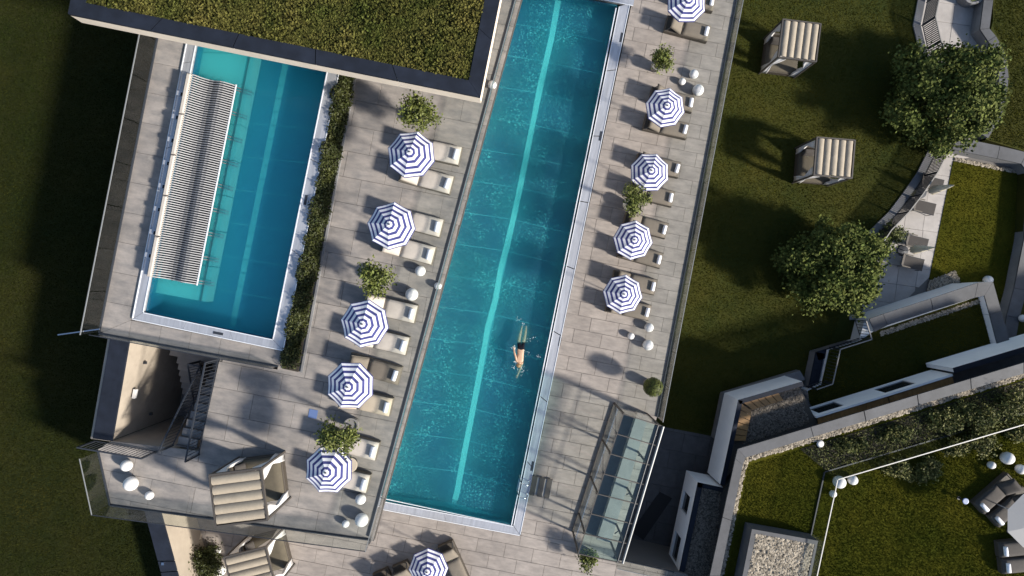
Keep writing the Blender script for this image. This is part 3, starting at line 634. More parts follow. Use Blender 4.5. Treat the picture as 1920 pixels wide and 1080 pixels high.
MB().beam(NW_+Vector((0, 0, 0.9)), SW2+Vector((0, 0, 0.9)), 0.03, 0.03).build('handrail', 'chrome', gp_)
MB().beam(NW_+up_-E1*0.02+Vector((0, 0, 0.03)), SW2+up_-E1*0.02+Vector((0, 0, 0.03)), 0.03, 0.03).build('eave', 'bronze', gp_)
for off, mm, r_ in ((0.16, 'rail_grey', 0.05), (-0.06, 'dark_metal', 0.03)):
    MB().tube([NE_+up_+E1*off+Vector((0, 0, 0.02)), SE_+up_+E1*off+Vector((0, 0, 0.02))], r_, 8).build('gutter', mm, gp_)
glass_rail('glass_balustrade', 'long glass balustrade between the lower pool deck and the cabana lawn', [P(1398, -90, 0), P(1232, 782, 0)], 1.0)
glass_rail('glass_balustrade', 'glass balustrade at bottom edge of the shaded service court', [P(1150, 1046, 0), P(1264, 1072, 0)], 1.0)
mt_ = tag(MB().prism(PL([(1237, 922), (1260, 934), (1206, 1012), (1183, 996)], L), L+0.03, L+0.012).build('floor_mat', 'mat_black'), 'black rectangular mat lying on the shaded service court', 'mat')

# ------------------------------------------------------------------ roof-garden building, lower right
rg = thing('garden_building', 'white walled building with green roof garden, pebble edging and grey coping', 'building', (0, 0, 0))
ZC = 0.95
co_o = [(1331, 1080), (1379, 860), (1383.5, 842), (1520, 801), (1920, 680), (2050, 640)]
co_o = [(1309, 1180)]+co_o
co_i = [(1328, 1180), (1350, 1080), (1393, 872), (1398, 858), (1525, 819), (1920, 700), (2056, 659)]
body = PL(co_o+[(2400, 640), (2400, 1500), (1309, 1500)], ZC); 
co_b = [(1352, 1180), (1374, 1089), (1420, 884), (1424, 879), (1533, 845), (1933, 724), (2063, 684)]
MB().prism(PL(co_b+[(2300, 660), (2300, 1180)], ZC), 0.448, -5).build('wall', 'dark_paving', rg)
MB().prism(PL(co_i+[(2300, 630), (2300, 1180)], ZC), RF-0.05, 0.47).build('roof_slab', 'dark_paving', rg)
def boards(path, z1, z0, wd=0.22):
    for a, b in zip(path[:-1], path[1:]):
        a, b = P(*a, ZC), P(*b, ZC); d = (b-a).normalized(); nn = Vector((-d.y, d.x, 0))*0.04; n = max(1, int((b-a).length/wd))
        me = MB().prism([Vector((0, 0, 0)), d*((b-a).length/n-0.012), d*((b-a).length/n-0.012)+nn, nn], z1, z0).mesh('cladding_board', 'wood')
        for k in range(n): link('cladding_board', me, rg, (*a.lerp(b, k/n).xy, 0))
boards(co_b[1:-1], 0.44, -1.6)
def lerp_path(A, B, name, m, z1, z0, step):
    for i in range(len(A)-1):
        n = max(1, round((P(*A[i], z1)-P(*A[i+1], z1)).length/step))
        for k in range(n):
            g0, g1 = k/n+0.002, (k+1)/n-0.002
            MB().prism(PL([lerp2(A[i], A[i+1], g0), lerp2(A[i], A[i+1], g1), lerp2(B[i], B[i+1], g1), lerp2(B[i], B[i+1], g0)], z1), z1, z0).build(name, m, rg)
lerp_path(co_o, co_i, 'coping', 'grey_coping', ZC, 0.88, 2.6)
lerp_path([(x+1, y+1) for x, y in co_o], co_i, 'fascia', 'navy_coping', ZC-0.071, 0.76, 2.6)
co_g = [(1335, 1180), (1357, 1080), (1399.5, 875), (1405, 865), (1528.5, 828), (1920, 709), (2059, 668)]
gpoly = PL(co_i+co_g[::-1], RF+0.1); MB().prism(gpoly, RF+0.04, RF-0.049).build('gravel_bed', 'gravel_base', rg)
tag(link('pebbles', pebbles('pebbles', gpoly, RF+0.04, 3200, 2, 0.07), rg), kind='stuff')
lawn_p = PL(co_g+[(2300, 600), (2300, 1180)], RF); MB().prism(lawn_p, RF, RF-0.048).build('roof_lawn', 'grass_r', rg)
lv_ = PL([(1360, 1090), (1402, 880), (1408, 870), (1530, 833), (1930, 712), (1930, 1090)], RF)
tag(link('roof_grass', blades('roof_grass', lv_, RF, 130000, 7, m='blade_r'), rg), kind='stuff')
# gravel topped box
bx_ = [(1410, 992), (1534, 1014), (1490, 1230), (1366, 1210)]; ZB = 1.35
MB().prism(PL(bx_, ZB), ZB-0.05, RF).build('vent_box', 'grey_coping', rg)
inb = [(1418, 1001), (1528, 1021), (1485, 1225), (1375, 1205)]
for i in range(4): MB().prism(PL([bx_[i], bx_[(i+1) % 4], inb[(i+1) % 4], inb[i]], ZB), ZB, ZB-0.049).build('box_edge', 'grey_coping', rg)
MB().prism(PL(inb, ZB), ZB-0.03, ZB-0.048).build('box_gravel_bed', 'gravel_base', rg)
tag(link('box_pebbles', pebbles('box_pebbles', PL([(1418, 1001), (1528, 1021), (1508, 1100), (1398, 1100)], ZB), ZB-0.03, 2600, 3, 0.075), rg), kind='stuff')
# west wing: gravel strip roof behind a white parapet wall
ZW, ZWB = -0.2, -1.9
wt = [(1272, 1080), (1308, 904), (1356, 914)]; 
MB().prism(PL([(1257, 1180), (1315, 912), (1357, 921), (1420, 850), (1360, 1180)], ZW), ZW-0.14, ZWB+0.02).build('wing_slab', 'gravel_base', rg)
tag(link('wing_pebbles', pebbles('wing_pebbles', PL([(1284, 1090), (1318, 916), (1354, 924), (1336, 1090)], ZW), ZW-0.14, 3200, 5, 0.06, 'pebble_dark'), rg), kind='stuff')
MB().prism(PL([(1270, 1180), (1316, 920), (1372, 850), (1310, 1180)], ZWB), ZWB-0.01, -5).build('lower_wall', 'dark_paving', rg)
def white_wall(path, z1, z0, th=0.16):
    pts = [P(*q, z1) for q in path]
    for a, b in zip(pts[:-1], pts[1:]):
        d = (b-a); n = Vector((d.y, -d.x, 0)).normalized()*th
        e = d.normalized()*0.0
        MB().prism([a, b+e, b+n+e, a+n], z1, z0).build('white_wall', 'white_wall', rg)
        MB().prism([a+n*0.02, b+n*0.02, b+n*1.25, a+n*1.25], z1+0.03, z1+0.002).build('wall_cap', 'navy_coping', rg)
def wall_with_windows(path, z1, z0, wins, cap=True):
    a, b = P(*path[0], z1), P(*path[1], z1); d = (b-a).normalized(); Lg = (b-a).length; n = Vector((d.y, -d.x, 0)); th = 0.2 if cap else 0.10; cur = 0
    for w0, w1, zt, zb in wins+[(1, 1, 0, 0)]:
        if w0 > cur: MB().prism([a+d*Lg*cur, a+d*Lg*w0, a+d*Lg*w0+n*th, a+d*Lg*cur+n*th], z1, z0).build('white_wall', 'white_wall', rg)
        if w1 > w0:
            q = [a+d*Lg*w0, a+d*Lg*w1, a+d*Lg*w1+n*th, a+d*Lg*w0+n*th]
            MB().prism(q, z1, zt).build('window_head', 'white_wall', rg)
            if zb > z0: MB().prism(q, zb, z0).build('window_sill', 'white_wall', rg)
            f = [p+n*th*0.5 for p in (q[0], q[1])]; MB().prism([f[0], f[1], f[1]+n*0.04, f[0]+n*0.04], zt, zb).build('window', 'pane', rg)
        cur = w1
    if cap: MB().prism([a, b, b+n*0.24, a+n*0.24], z1+0.03, z1+0.002).build('wall_cap', 'navy_coping', rg)
wall_with_windows([(1250, 1180), (1308, 904)], ZW, ZWB, [(0.40, 0.58, -0.75, -1.7), (0.74, 0.87, -0.7, -1.7)])
white_wall([(1308, 904), (1356, 914)], ZW, ZWB)
white_wall([(1350, 908), (1366.5, 832), (1384, 749.5), (1404, 744)], ZW, ZWB)
white_wall([(1404, 744), (1504, 715)], ZW, ZWB)
# corner roof terrace with gravel and bench
ct = PL([(1361, 905), (1376, 830), (1392, 757), (1408, 752), (1503, 725), (1540, 800), (1410, 850)], ZW)
MB().prism(ct, ZW-0.25, ZWB).build('terrace_slab', 'gravel_base', rg)
tag(link('terrace_pebbles', pebbles('terrace_pebbles', PL([(1392, 756), (1502, 722), (1522, 796), (1395, 836)], ZW), ZW-0.25, 4200, 6, 0.06, 'pebble_dark'), rg), kind='stuff')
MB().prism(PL([(1360, 900), (1372, 840), (1500, 725), (1545, 800), (1384, 845)], ZWB), ZWB-0.01, -5).build('lower_wall', 'dark_paving', rg)
for k in range(6):
    a0, a1 = lerp2((1392, 757), (1378, 828), k/6+0.01), lerp2((1392, 757), (1378, 828), (k+1)/6-0.01); b0, b1 = lerp2((1411, 770), (1399, 828), k/6+0.01), lerp2((1411, 770), (1399, 828), (k+1)/6-0.01)
    MB().prism(PL([a0, a1, b1, b0], ZW), ZW-0.08, ZW-0.24).build('bench_board', 'wood', rg)
for k in range(5):
    a0, a1 = lerp2((1394, 755), (1462, 738), k/5+0.01), lerp2((1394, 755), (1462, 738), (k+1)/5-0.01); b0, b1 = lerp2((1412, 769), (1471, 751), k/5+0.01), lerp2((1412, 769), (1471, 751), (k+1)/5-0.01)
    MB().prism(PL([a0, a1, b1, b0], ZW), ZW-0.08, ZW-0.24).build('bench_board', 'wood', rg)
# facade with window boxes facing the green court
ZF1, ZF0 = -0.3, -1.65
wall_with_windows([(1530, 780), (1664, 739)], ZF1, ZF0, [(0.08, 0.44, -0.55, -1.5)], False)
wall_with_windows([(1664, 739), (1786, 701)], ZF1, ZF0, [(0.02, 0.50, -0.55, -1.5)], False)
wall_with_windows([(1786, 690), (2000, 626)], ZF1+0.15, ZF0-0.2, [])
MB().prism(PL([(1540, 788), (1666, 749), (1790, 711), (1795, 700), (2000, 640), (2000, 690), (1550, 830)], ZF1), ZF1-0.75, ZF0+0.02).build('balcony_slab', 'dark_paving', rg)
MB().prism(PL([(1528, 790), (1660, 745), (1860, 690), (1990, 650), (1990, 680), (1540, 815)], ZF0), ZF0-0.01, -5).build('lower_wall', 'dark_paving', rg)
for pa, pb, nb in (((1532, 781), (1664, 740), 16), ((1666, 740), (1786, 702), 14)):
    a, b = P(*pa, ZF1), P(*pb, ZF1); d = (b-a).normalized(); nn = Vector((d.y, -d.x, 0)); lg = (b-a).length/nb
    me = MB().prism([nn*0.12, d*(lg-0.012)+nn*0.12, d*(lg-0.012)+nn*0.62, nn*0.62], ZF1-0.05, ZF1-0.09).mesh('balcony_board', 'wood')
    for k in range(nb): link('balcony_board', me, rg, (*a.lerp(b, k/nb).xy, 0))
# service wall band outside the wing
MB().prism(PL([(1338, 822), (1356, 738), (1500, 695), (1510, 712), (1374, 752), (1357, 826)], L+0.4), L+0.4, -5).build('plinth', 'concrete', rg)

# glass rail of the roof garden
glass_rail('glass_balustrade', 'glass balustrade with white top rail running along the roof garden shrubs', [P(1546, 884, RF), P(1925, 772, RF)], 1.05, railmat='rail_light', rr=0.017)
glass_rail('glass_balustrade', 'glass balustrade with white top rail beside the gravel topped box', [P(1545, 885, RF), P(1500, 1095, RF)], 1.05, railmat='rail_light', rr=0.017)

# ------------------------------------------------------------------ green-roofed block between court and building
gb = thing('green_roof_block', 'low white walled block with grey coping and shaded lawn roof at right', 'building', (0, 0, 0))
ZK = -1.6
ko = [(1630, 598), (1656, 589), (1745, 560), (1834, 530), (1862, 528.5), (1877, 582), (1895, 646)]; ki = [(1640, 622), (1664, 610), (1750, 582), (1828, 558), (1846, 554), (1856, 590), (1872, 652)]
MB().prism(PL([(1632, 600), (1656, 590), (1834, 531), (1860, 530), (1876, 582), (1894, 646), (1895, 690), (1540, 800), (1522, 735), (1550, 722), (1563, 658), (1622, 640)], ZK), -2.05, -5).build('white_wall', 'white_wall', gb)
for i in range(len(ko)-1):
    e = 0.006; MB().prism(PL([lerp2(ko[i], ko[i+1], e), lerp2(ko[i], ko[i+1], 1-e), lerp2(ki[i], ki[i+1], 1-e), lerp2(ki[i], ki[i+1], e)], ZK), ZK, ZK-0.058).build('coping', 'grey_coping', gb)
    MB().prism(PL([lerp2(ko[i], ko[i+1], 0.0), lerp2(ko[i], ko[i+1], 1), lerp2(ki[i], ki[i+1], 0.99), lerp2(ki[i], ki[i+1], 0.01)], ZK), ZK-0.06, -2.6).build('upstand', 'white_wall', gb)
kl = PL([(1622, 641), (1650, 622), (1846, 557), (1872, 652), (1860, 668), (1700, 722), (1530, 776), (1523, 736), (1549, 724), (1564, 658)], ZK)
MB().prism(kl, -2.0, -2.048).build('roof_lawn', 'grass', gb)
tag(link('roof_grass', blades('roof_grass', kl, -2.0, 32000, 8), gb), kind='stuff')
for pp, n, s_ in (([(1650, 622), (1840, 560), (1843, 566), (1652, 630)], 900, 11), ([(1530, 770), (1700, 716), (1866, 656), (1868, 664), (1704, 728), (1534, 782)], 1800, 12), ([(1553, 722), (1567, 660), (1572, 662), (1558, 724)], 1, 13)):
    tag(link('edge_pebbles', pebbles('edge_pebbles', PL(pp, -2.0), -1.995, n, s_, 0.06), gb), kind='stuff')
# low navy coping on the left of the block, planting strip edge
lc_ = thing('court_wall', 'dark navy coped wall stepping down beside the tree and green roof', 'wall', (0, 0, 0))
for i, (pa, pb) in enumerate((((1598, 640), (1530, 660)), ((1530, 660), (1513, 742)))):
    a, b = P(*pa, -2.2), P(*pb, -2.2); d = (b-a).normalized(); n = Vector((d.y, -d.x, 0))*-0.42
    MB().prism([a, b, b+n, a+n], -2.2, -2.26).build('coping', 'navy_coping', lc_); MB().prism([a.lerp(b, 0.01), a.lerp(b, 0.99), a.lerp(b, 0.99)+n*0.95, a.lerp(b, 0.01)+n*0.95], -2.262, -5).build('wall', 'concrete', lc_)
picket_rail('path_railing', 'dark railing with pale handrail stepping around the green roof corner', [P(1602, 600, -2.2), P(1612, 633, -2.2), P(1555, 651, -2.2), P(1541, 714, -2.2), P(1512, 724, -2.2)], 0.95, railmat='rail_stone', gap=0.14, rw=0.045)

# kerb band, railing and walls of the sunken path
kb = thing('lawn_kerb', 'curving grey concrete kerb between cabana lawn and sunken path', 'kerb', (0, 0, 0))
kp = PL([(1722, -40), (1720, 0), (1711, 48), (1722, 95), (1742, 150), (1752, 200), (1752, 240), (1738, 285), (1718, 325), (1690, 365), (1665, 398), (1632, 430), (1606, 470), (1596, 520), (1590, 560), (1592, 600)], L)
band('kerb_stone', kp, 0.36, L+0.06, L-0.4, 'concrete', kb, side=-1, joint=0.015)
rp = [(1738, -40), (1737, 5), (1728, 48), (1738, 92), (1758, 150), (1768, 200), (1767, 243), (1752, 290), (1732, 330), (1705, 370), (1680, 402), (1648, 435), (1622, 474)]
picket_rail('path_railing', 'long curving dark railing along the drop between lawn and sunken path', [P(x, y, L) for x, y in rp], 0.95, gap=0.085, pr=0.02, railmat='rail_stone', rw=0.045)
nw_ = thing('path_wall', 'curving grey coped wall on right side of the sunken path', 'wall', (0, 0, 0))
wp = PL([(1848, -60), (1845, 0), (1838, 55), (1853, 77), (1863, 95), (1871, 118), (1874, 145), (1870, 180), (1860, 215), (1838, 250)], L+0.1)
band('coping', wp, 0.45, L+0.1, L+0.03, 'grey_coping', nw_, side=-1); band('wall', wp, 0.40, L+0.028, -5, 'concrete', nw_, side=-1, joint=0)
cw = thing('garden_wall', 'grey coped wall around two sides of the sunken square lawn', 'wall', (0, 0, 0))
cp = PL([(1786, 280), (1870, 297), (1915, 307), (1932, 330), (1920, 450), (1902, 540), (1888, 592), (1880, 640)], L+0.1)
band('coping', cp, 0.62, L+0.1, L+0.03, 'grey_coping', cw, side=-1); band('wall', cp, 0.55, L+0.028, -5, 'concrete', cw, side=-1, joint=0)
tag(link('edge_pebbles', pebbles('edge_pebbles', PL([(1790, 296), (1905, 320), (1904, 325), (1789, 301)], G), G+0.03, 420, 21, 0.06), cw), kind='stuff')
gpa = tag(MB().prism(PL([(1742, 527), (1790, 507), (1800, 530), (1735, 560)], G), G+0.035, G-0.1).build('gravel_patch', 'gravel_base'), 'small gravel patch at the corner of the sunken lawn', 'gravel', kind='stuff')
tag(link('gravel_stones', pebbles('gravel_stones', PL([(1742, 527), (1790, 507), (1800, 530), (1735, 560)], G), G+0.04, 700, 22, 0.06), gpa), kind='stuff')
pl_ = thing('stone_planter', 'round dark stone planter with a yellow flowering plant on the path', 'planter', P(1812, -6, G))
MB().lathe([(0.55, 0), (0.6, 0.5), (0.5, 0.5), (0.48, 0.42)], 18).build('bowl', 'concrete', pl_)
g2 = np.random.default_rng(5); q2 = g2.normal(size=(500, 3))*np.array([0.2, 0.2, 0.1])+np.array([0, 0, 0.55]); tag(link('foliage', leaf_cloud('foliage', q2, 0.1, 'leaf_pot', 5), pl_), kind='stuff')

# ------------------------------------------------------------------ parasols
def make_parasol():
    t = thing('parasol', '', 'parasol'); Rr = 0.82; zt, ze = 2.38, 2.02
    MB().lathe([(0.24, 0), (0.24, 0.05), (0.05, 0.07), (0.03, 0.2)], 16).build('base', 'concrete', t)
    MB().tube([(0, 0, 0.05), (0, 0, zt-0.03)], 0.022, 8).build('pole', 'steel', t)
    rings = [(0.0, 0), (0.135, 0), (0.235, 1), (0.345, 0), (0.455, 1), (0.575, 0), (0.68, 1), (0.80, 0), (0.885, 1), (0.975, 0), (1.0, 1)]   # outer edge of ring, colour (0 white, 1 navy)
    mb = MB(); SEG = 4; a0, a1 = -R(22.5), R(22.5)
    def pt(f, s):
        a = a0+(a1-a0)*s; rr = Rr*f*math.cos(R(22.5))/math.cos(a)*(1-0.012*math.sin(math.pi*s)*f)
        return (rr*math.cos(a), rr*math.sin(a), zt-(zt-ze)*(f**1.12)-0.030*math.sin(math.pi*s)*f)
    for (f0, _), (f1, c) in zip(rings[:-1], rings[1:]):
        for k in range(SEG):
            s0, s1 = k/SEG, (k+1)/SEG
            if f0 == 0: mb.add([pt(0, 0.5), pt(f1, s0), pt(f1, s1)], [(0, 1, 2)], c)
            else: mb.add([pt(f0, s0), pt(f1, s0), pt(f1, s1), pt(f0, s1)], [(0, 1, 2, 3)], c)
    for k in range(SEG):                       # short hem
        a, b = pt(1, k/SEG), pt(1, (k+1)/SEG); mb.add([a, b, (b[0], b[1], b[2]-0.05), (a[0], a[1], a[2]-0.05)], [(3, 2, 1, 0)], 1)
    pm = mb.mesh('canopy_panel', ['canvas_white', 'canvas_navy'])
    rm = MB().tube([(0.03, 0, zt-0.05), (Rr*math.cos(R(22.5))/math.cos(R(22.5))*0.995, 0, ze-0.025)], 0.010, 5).mesh('rib', 'steel_lip')
    for k in range(8):
        link('canopy_panel', pm, t, (0, 0, 0), k*math.pi/4); link('rib', rm, t, (0, 0, 0), k*math.pi/4+R(22.5))
    MB().lathe([(0.03, zt-0.01), (0.02, zt+0.03), (0.004, zt+0.05)], 8).build('finial', 'print_black', t)
    lg = MB()
    for x, y, sx, sy in ((-0.045, 0.02, 0.03, 0.03), (0.035, -0.02, 0.015, 0.05), (0.05, 0.005, 0.03, 0.012)): lg.box((x, y, zt-0.012-0.06*math.hypot(x, y)), (sx, sy, 0.004))
    lg.build('printed_mark', 'print_black', t)
    return t
pz = make_parasol(); first = True
UP_P = [(768, 290, 'topmost striped parasol on the upper terrace, below the leafy pot plant'), (731, 427, 'second striped parasol from the top on the upper terrace'),
        (679, 610, 'striped parasol in the middle of the upper terrace, below a pot plant'), (651, 726, 'striped parasol on the upper terrace beside the sand coloured loungers'),
        (610, 888, 'lowest striped parasol on the upper terrace, partly under a leafy plant')]
LO_P = [(1292, 3, 'striped parasol cut off at the top edge of the right deck'), (1251, 193, 'striped parasol beside three globe lamps on the right deck'),
        (1222, 323, 'striped parasol partly covered by a pot plant on the right deck'), (1189, 444, 'fourth striped parasol from the top on the right deck'),
        (1171, 553, 'lowest striped parasol of the right deck, above three globe lamps'), (803, 1079, 'striped parasol cut off at the bottom edge below the lap pool')]
for lst, z in ((UP_P, U), (LO_P, 0.0)):
    for i, (x, y, lab) in enumerate(lst):
        p = P(x, y, z+2.38); p.z = z
        place(pz, not first, p, AX+R(22.5)+R(random.uniform(-14, 14)), 'navy and white '+lab, 'striped parasols').rotation_euler.rotate_axis('X', R(random.uniform(-3.5, 3.5))); first = False

# ------------------------------------------------------------------ sun loungers and towels
def cushion(mb, x0, x1, y0, y1, z0, th, n=6, crown=0.02, fn=None):
    vs_ = []; f = []; m = n
    for i in range(n+1):
        for j in range(m+1):
            u, v = i/n, j/m; e = min(u, 1-u, v, 1-v); z = z0+th-(0.035 if e == 0 else 0)+crown*math.sin(math.pi*u)*math.sin(math.pi*v)
            ins = 0.0; p = Vector((x0+(x1-x0)*u, y0+(y1-y0)*v, z)); vs_.append(fn(p) if fn else p)
    k0 = len(vs_)
    for i in range(n):
        for j in range(m): f.append((i*(m+1)+j, (i+1)*(m+1)+j, (i+1)*(m+1)+j+1, i*(m+1)+j+1))
    ring = [(i, 0) for i in range(n)]+[(n, j) for j in range(m)]+[(i, m) for i in range(n, 0, -1)]+[(0, j) for j in range(m, 0, -1)]
    for i, j in ring:
        p = Vector((x0+(x1-x0)*i/n, y0+(y1-y0)*j/m, z0)); vs_.append(fn(p) if fn else p)
    r = len(ring)
    for q in range(r):
        a, b = ring[q], ring[(q+1) % r]; f.append((a[0]*(m+1)+a[1], k0+q, k0+(q+1) % r, b[0]*(m+1)+b[1]))
    mb.add(vs_, f); return mb
def make_lounger(cm, frame_m, wd=0.70, back=38):     # local x: head -> foot, origin at foot end centre on the floor
    t = thing('sun_lounger', '', 'sun lounger'); LN = 1.95; hx = -LN; bx = -LN+0.72; h = 0.30
    mb = MB(); 
    mb.cbox(((hx)/2, 0, 0.16), (LN, wd, 0.24), 0.03); bs_ = mb.build('base', frame_m, t)
    for sx in (-0.12, hx+0.12):
        for sy in (-1, 1): MB().box((sx, sy*(wd/2-0.06), 0.02), (0.06, 0.06, 0.04)).build('leg', 'dark_metal', bs_)
    cushion(MB(), bx+0.005, -0.02, -wd/2+0.025, wd/2-0.025, 0.281, 0.085).build('seat_cushion', cm, t, True)
    rot = Matrix.Rotation(R(back), 3, 'Y'); piv = Vector((bx, 0, 0.30))
    fn = lambda p: piv+rot @ (p-piv)
    b2 = MB(); vs_ = [fn(Vector((x, y, z))) for z in (0.255, 0.285) for x, y in ((bx-0.70, -wd/2), (bx, -wd/2), (bx, wd/2), (bx-0.70, wd/2))]
    b2.add(vs_, [(3, 2, 1, 0), (4, 5, 6, 7), (0, 1, 5, 4), (1, 2, 6, 5), (2, 3, 7, 6), (3, 0, 4, 7)]); bf_ = b2.build('back_frame', frame_m, t)
    cushion(MB(), bx-0.69, bx-0.005, -wd/2+0.025, wd/2-0.025, 0.287, 0.075, fn=fn).build('back_cushion', cm, t, True)
    p = fn(Vector((bx-0.60, 0, 0.26)))
    for sy in (-1, 1): MB().beam((p.x, sy*(wd/2-0.05), p.z), (hx+0.08, sy*(wd/2-0.05), 0.26), 0.03, 0.03).build('strut', 'dark_metal', bf_)
    return t
def make_towel(m='towel'):
    t = MB(); prof = []
    for k in range(26): a = k/25*math.pi*4.5; r = 0.085-0.005*k/25*4.5*1.2; prof.append((r*math.cos(a), r*math.sin(a)))
    outer = [(0.085*math.cos(k/14*2*math.pi)*(1+0.03*math.sin(3*k)), 0.075*math.sin(k/14*2*math.pi)) for k in range(14)]
    vs_ = [(x, y, z+0.075) for y, sc_ in ((-0.19, 0.9), (-0.18, 1.0), (0.0, 1.03), (0.18, 1.0), (0.19, 0.9)) for x, z in [(a*sc_, b*sc_) for a, b in outer]]
    f = [list(range(14)), list(range(56, 70))[::-1]]
    for i in range(4):
        for k in range(14): j = (k+1) % 14; f.append((i*14+k, (i+1)*14+k, (i+1)*14+j, i*14+j))
    t.add(vs_, f); return tag(t.build('rolled_towel', m, None, True), '', 'towel')
protos = {'cream': make_lounger('cushion_cream', 'rattan_pale'), 'sand': make_lounger('cushion_sand', 'rattan_pale'), 'taupe': make_lounger('cushion_taupe', 'rattan', 0.72), 'grey': make_lounger('cushion_grey', 'rattan', 0.66), 'brown': make_lounger('cushion_taupe', 'rattan_pale')}
tw_p = make_towel()
used = set()
def lounger(kind, foot, z, ang, lab, towel=None, group=None, tl=None):
    p = P(foot[0], foot[1], z+0.36); p.z = z
    place(protos[kind], kind in used, p, ang, lab, group); used.add(kind)
    if towel:
        pr = tw_p; c = p-Vector((math.cos(ang), math.sin(ang), 0))*0.17; c.z = z+0.362
        place(pr, towel in used, c, ang+R(random.uniform(-6, 6)), tl or ('rolled white towel at the foot of the '+lab.split(' ', 1)[1] if False else 'rolled white towel on '+lab), 'rolled towels'); used.add(towel)
UPL = [('cream', (863, 292), 'cream lounger, upper of pair at topmost upper-terrace parasol'), ('cream', (847, 347), 'cream lounger, lower of pair at topmost upper-terrace parasol'),
       ('cream', (828, 428), 'cream lounger, upper of pair at second upper-terrace parasol'), ('cream', (813, 480), 'cream lounger, lower of pair at second upper-terrace parasol'),
       ('cream', (780, 590), 'cream lounger, upper of pair at third upper-terrace parasol'), ('cream', (764, 650), 'cream lounger, lower of pair at third upper-terrace parasol'),
       ('brown', (749, 706), 'brown lounger with bare cushion at fourth upper-terrace parasol'), ('sand', (733, 765), 'sand coloured lounger, lower of pair at fourth upper-terrace parasol'),
       ('cream', (707, 848), 'cream lounger, upper of pair at lowest upper-terrace parasol'), ('cream', (690, 909), 'cream lounger, lower of pair at lowest upper-terrace parasol')]
for kd, ft, lab in UPL: lounger(kd, ft, U, AX-R(2.5)+R(random.uniform(-2, 2)), lab, 'w', 'loungers on the upper terrace')
LOL = [((1341, 5), 'taupe lounger at top edge of right deck'), ((1331, 62), 'taupe lounger, lower of pair at topmost right-deck parasol'),
       ((1302, 195), 'taupe lounger, upper of pair at right-deck parasol by globe lamps'), ((1291, 245), 'taupe lounger, lower of pair at right-deck parasol by globe lamps'),
       ((1276, 318), 'taupe lounger, upper of pair at plant-covered right-deck parasol'), ((1264, 373), 'taupe lounger, lower of pair at plant-covered right-deck parasol'),
       ((1252, 433), 'taupe lounger, upper of pair at fourth right-deck parasol'), ((1242, 489), 'taupe lounger, lower of pair at fourth right-deck parasol'),
       ((1231, 539), 'taupe lounger, upper of pair at lowest right-deck parasol'), ((1220, 587), 'taupe lounger, lower of pair at lowest right-deck parasol')]
for ft, lab in LOL: lounger('taupe', ft, 0.0, AX-R(2.5)+R(random.uniform(-2, 2)), lab, 'w', 'loungers on the right deck')
BOT = [((745, 1150), 'brown-framed lounger at bottom edge, leftmost of four below pool'), ((782, 1136), 'brown-framed lounger at bottom edge, second from left below pool'), ((822, 1118), 'brown-framed lounger left under bottom-edge parasol'), ((868, 1098), 'brown-framed lounger right under bottom-edge parasol')]
for (x, y), lab in BOT: lounger('taupe', (x, y), 0.0, R(-66), lab, None, 'loungers below the lap pool')
lounger('grey', (1838, 955), RF, R(-139), 'grey-brown lounger, upper of angled pair on roof garden', 'w', 'loungers on the roof garden')
lounger('grey', (1866, 980), RF, R(-139), 'grey-brown lounger, lower of angled pair on roof garden', 'w', 'loungers on the roof garden')
lounger('grey', (1876, 1033), RF, R(186), 'grey-brown lounger at right edge, upper of level pair', 'w', 'loungers on the roof garden')
lounger('grey', (1881, 1064), RF, R(186), 'grey-brown lounger at right edge, lower of level pair', 'w', 'loungers on the roof garden')

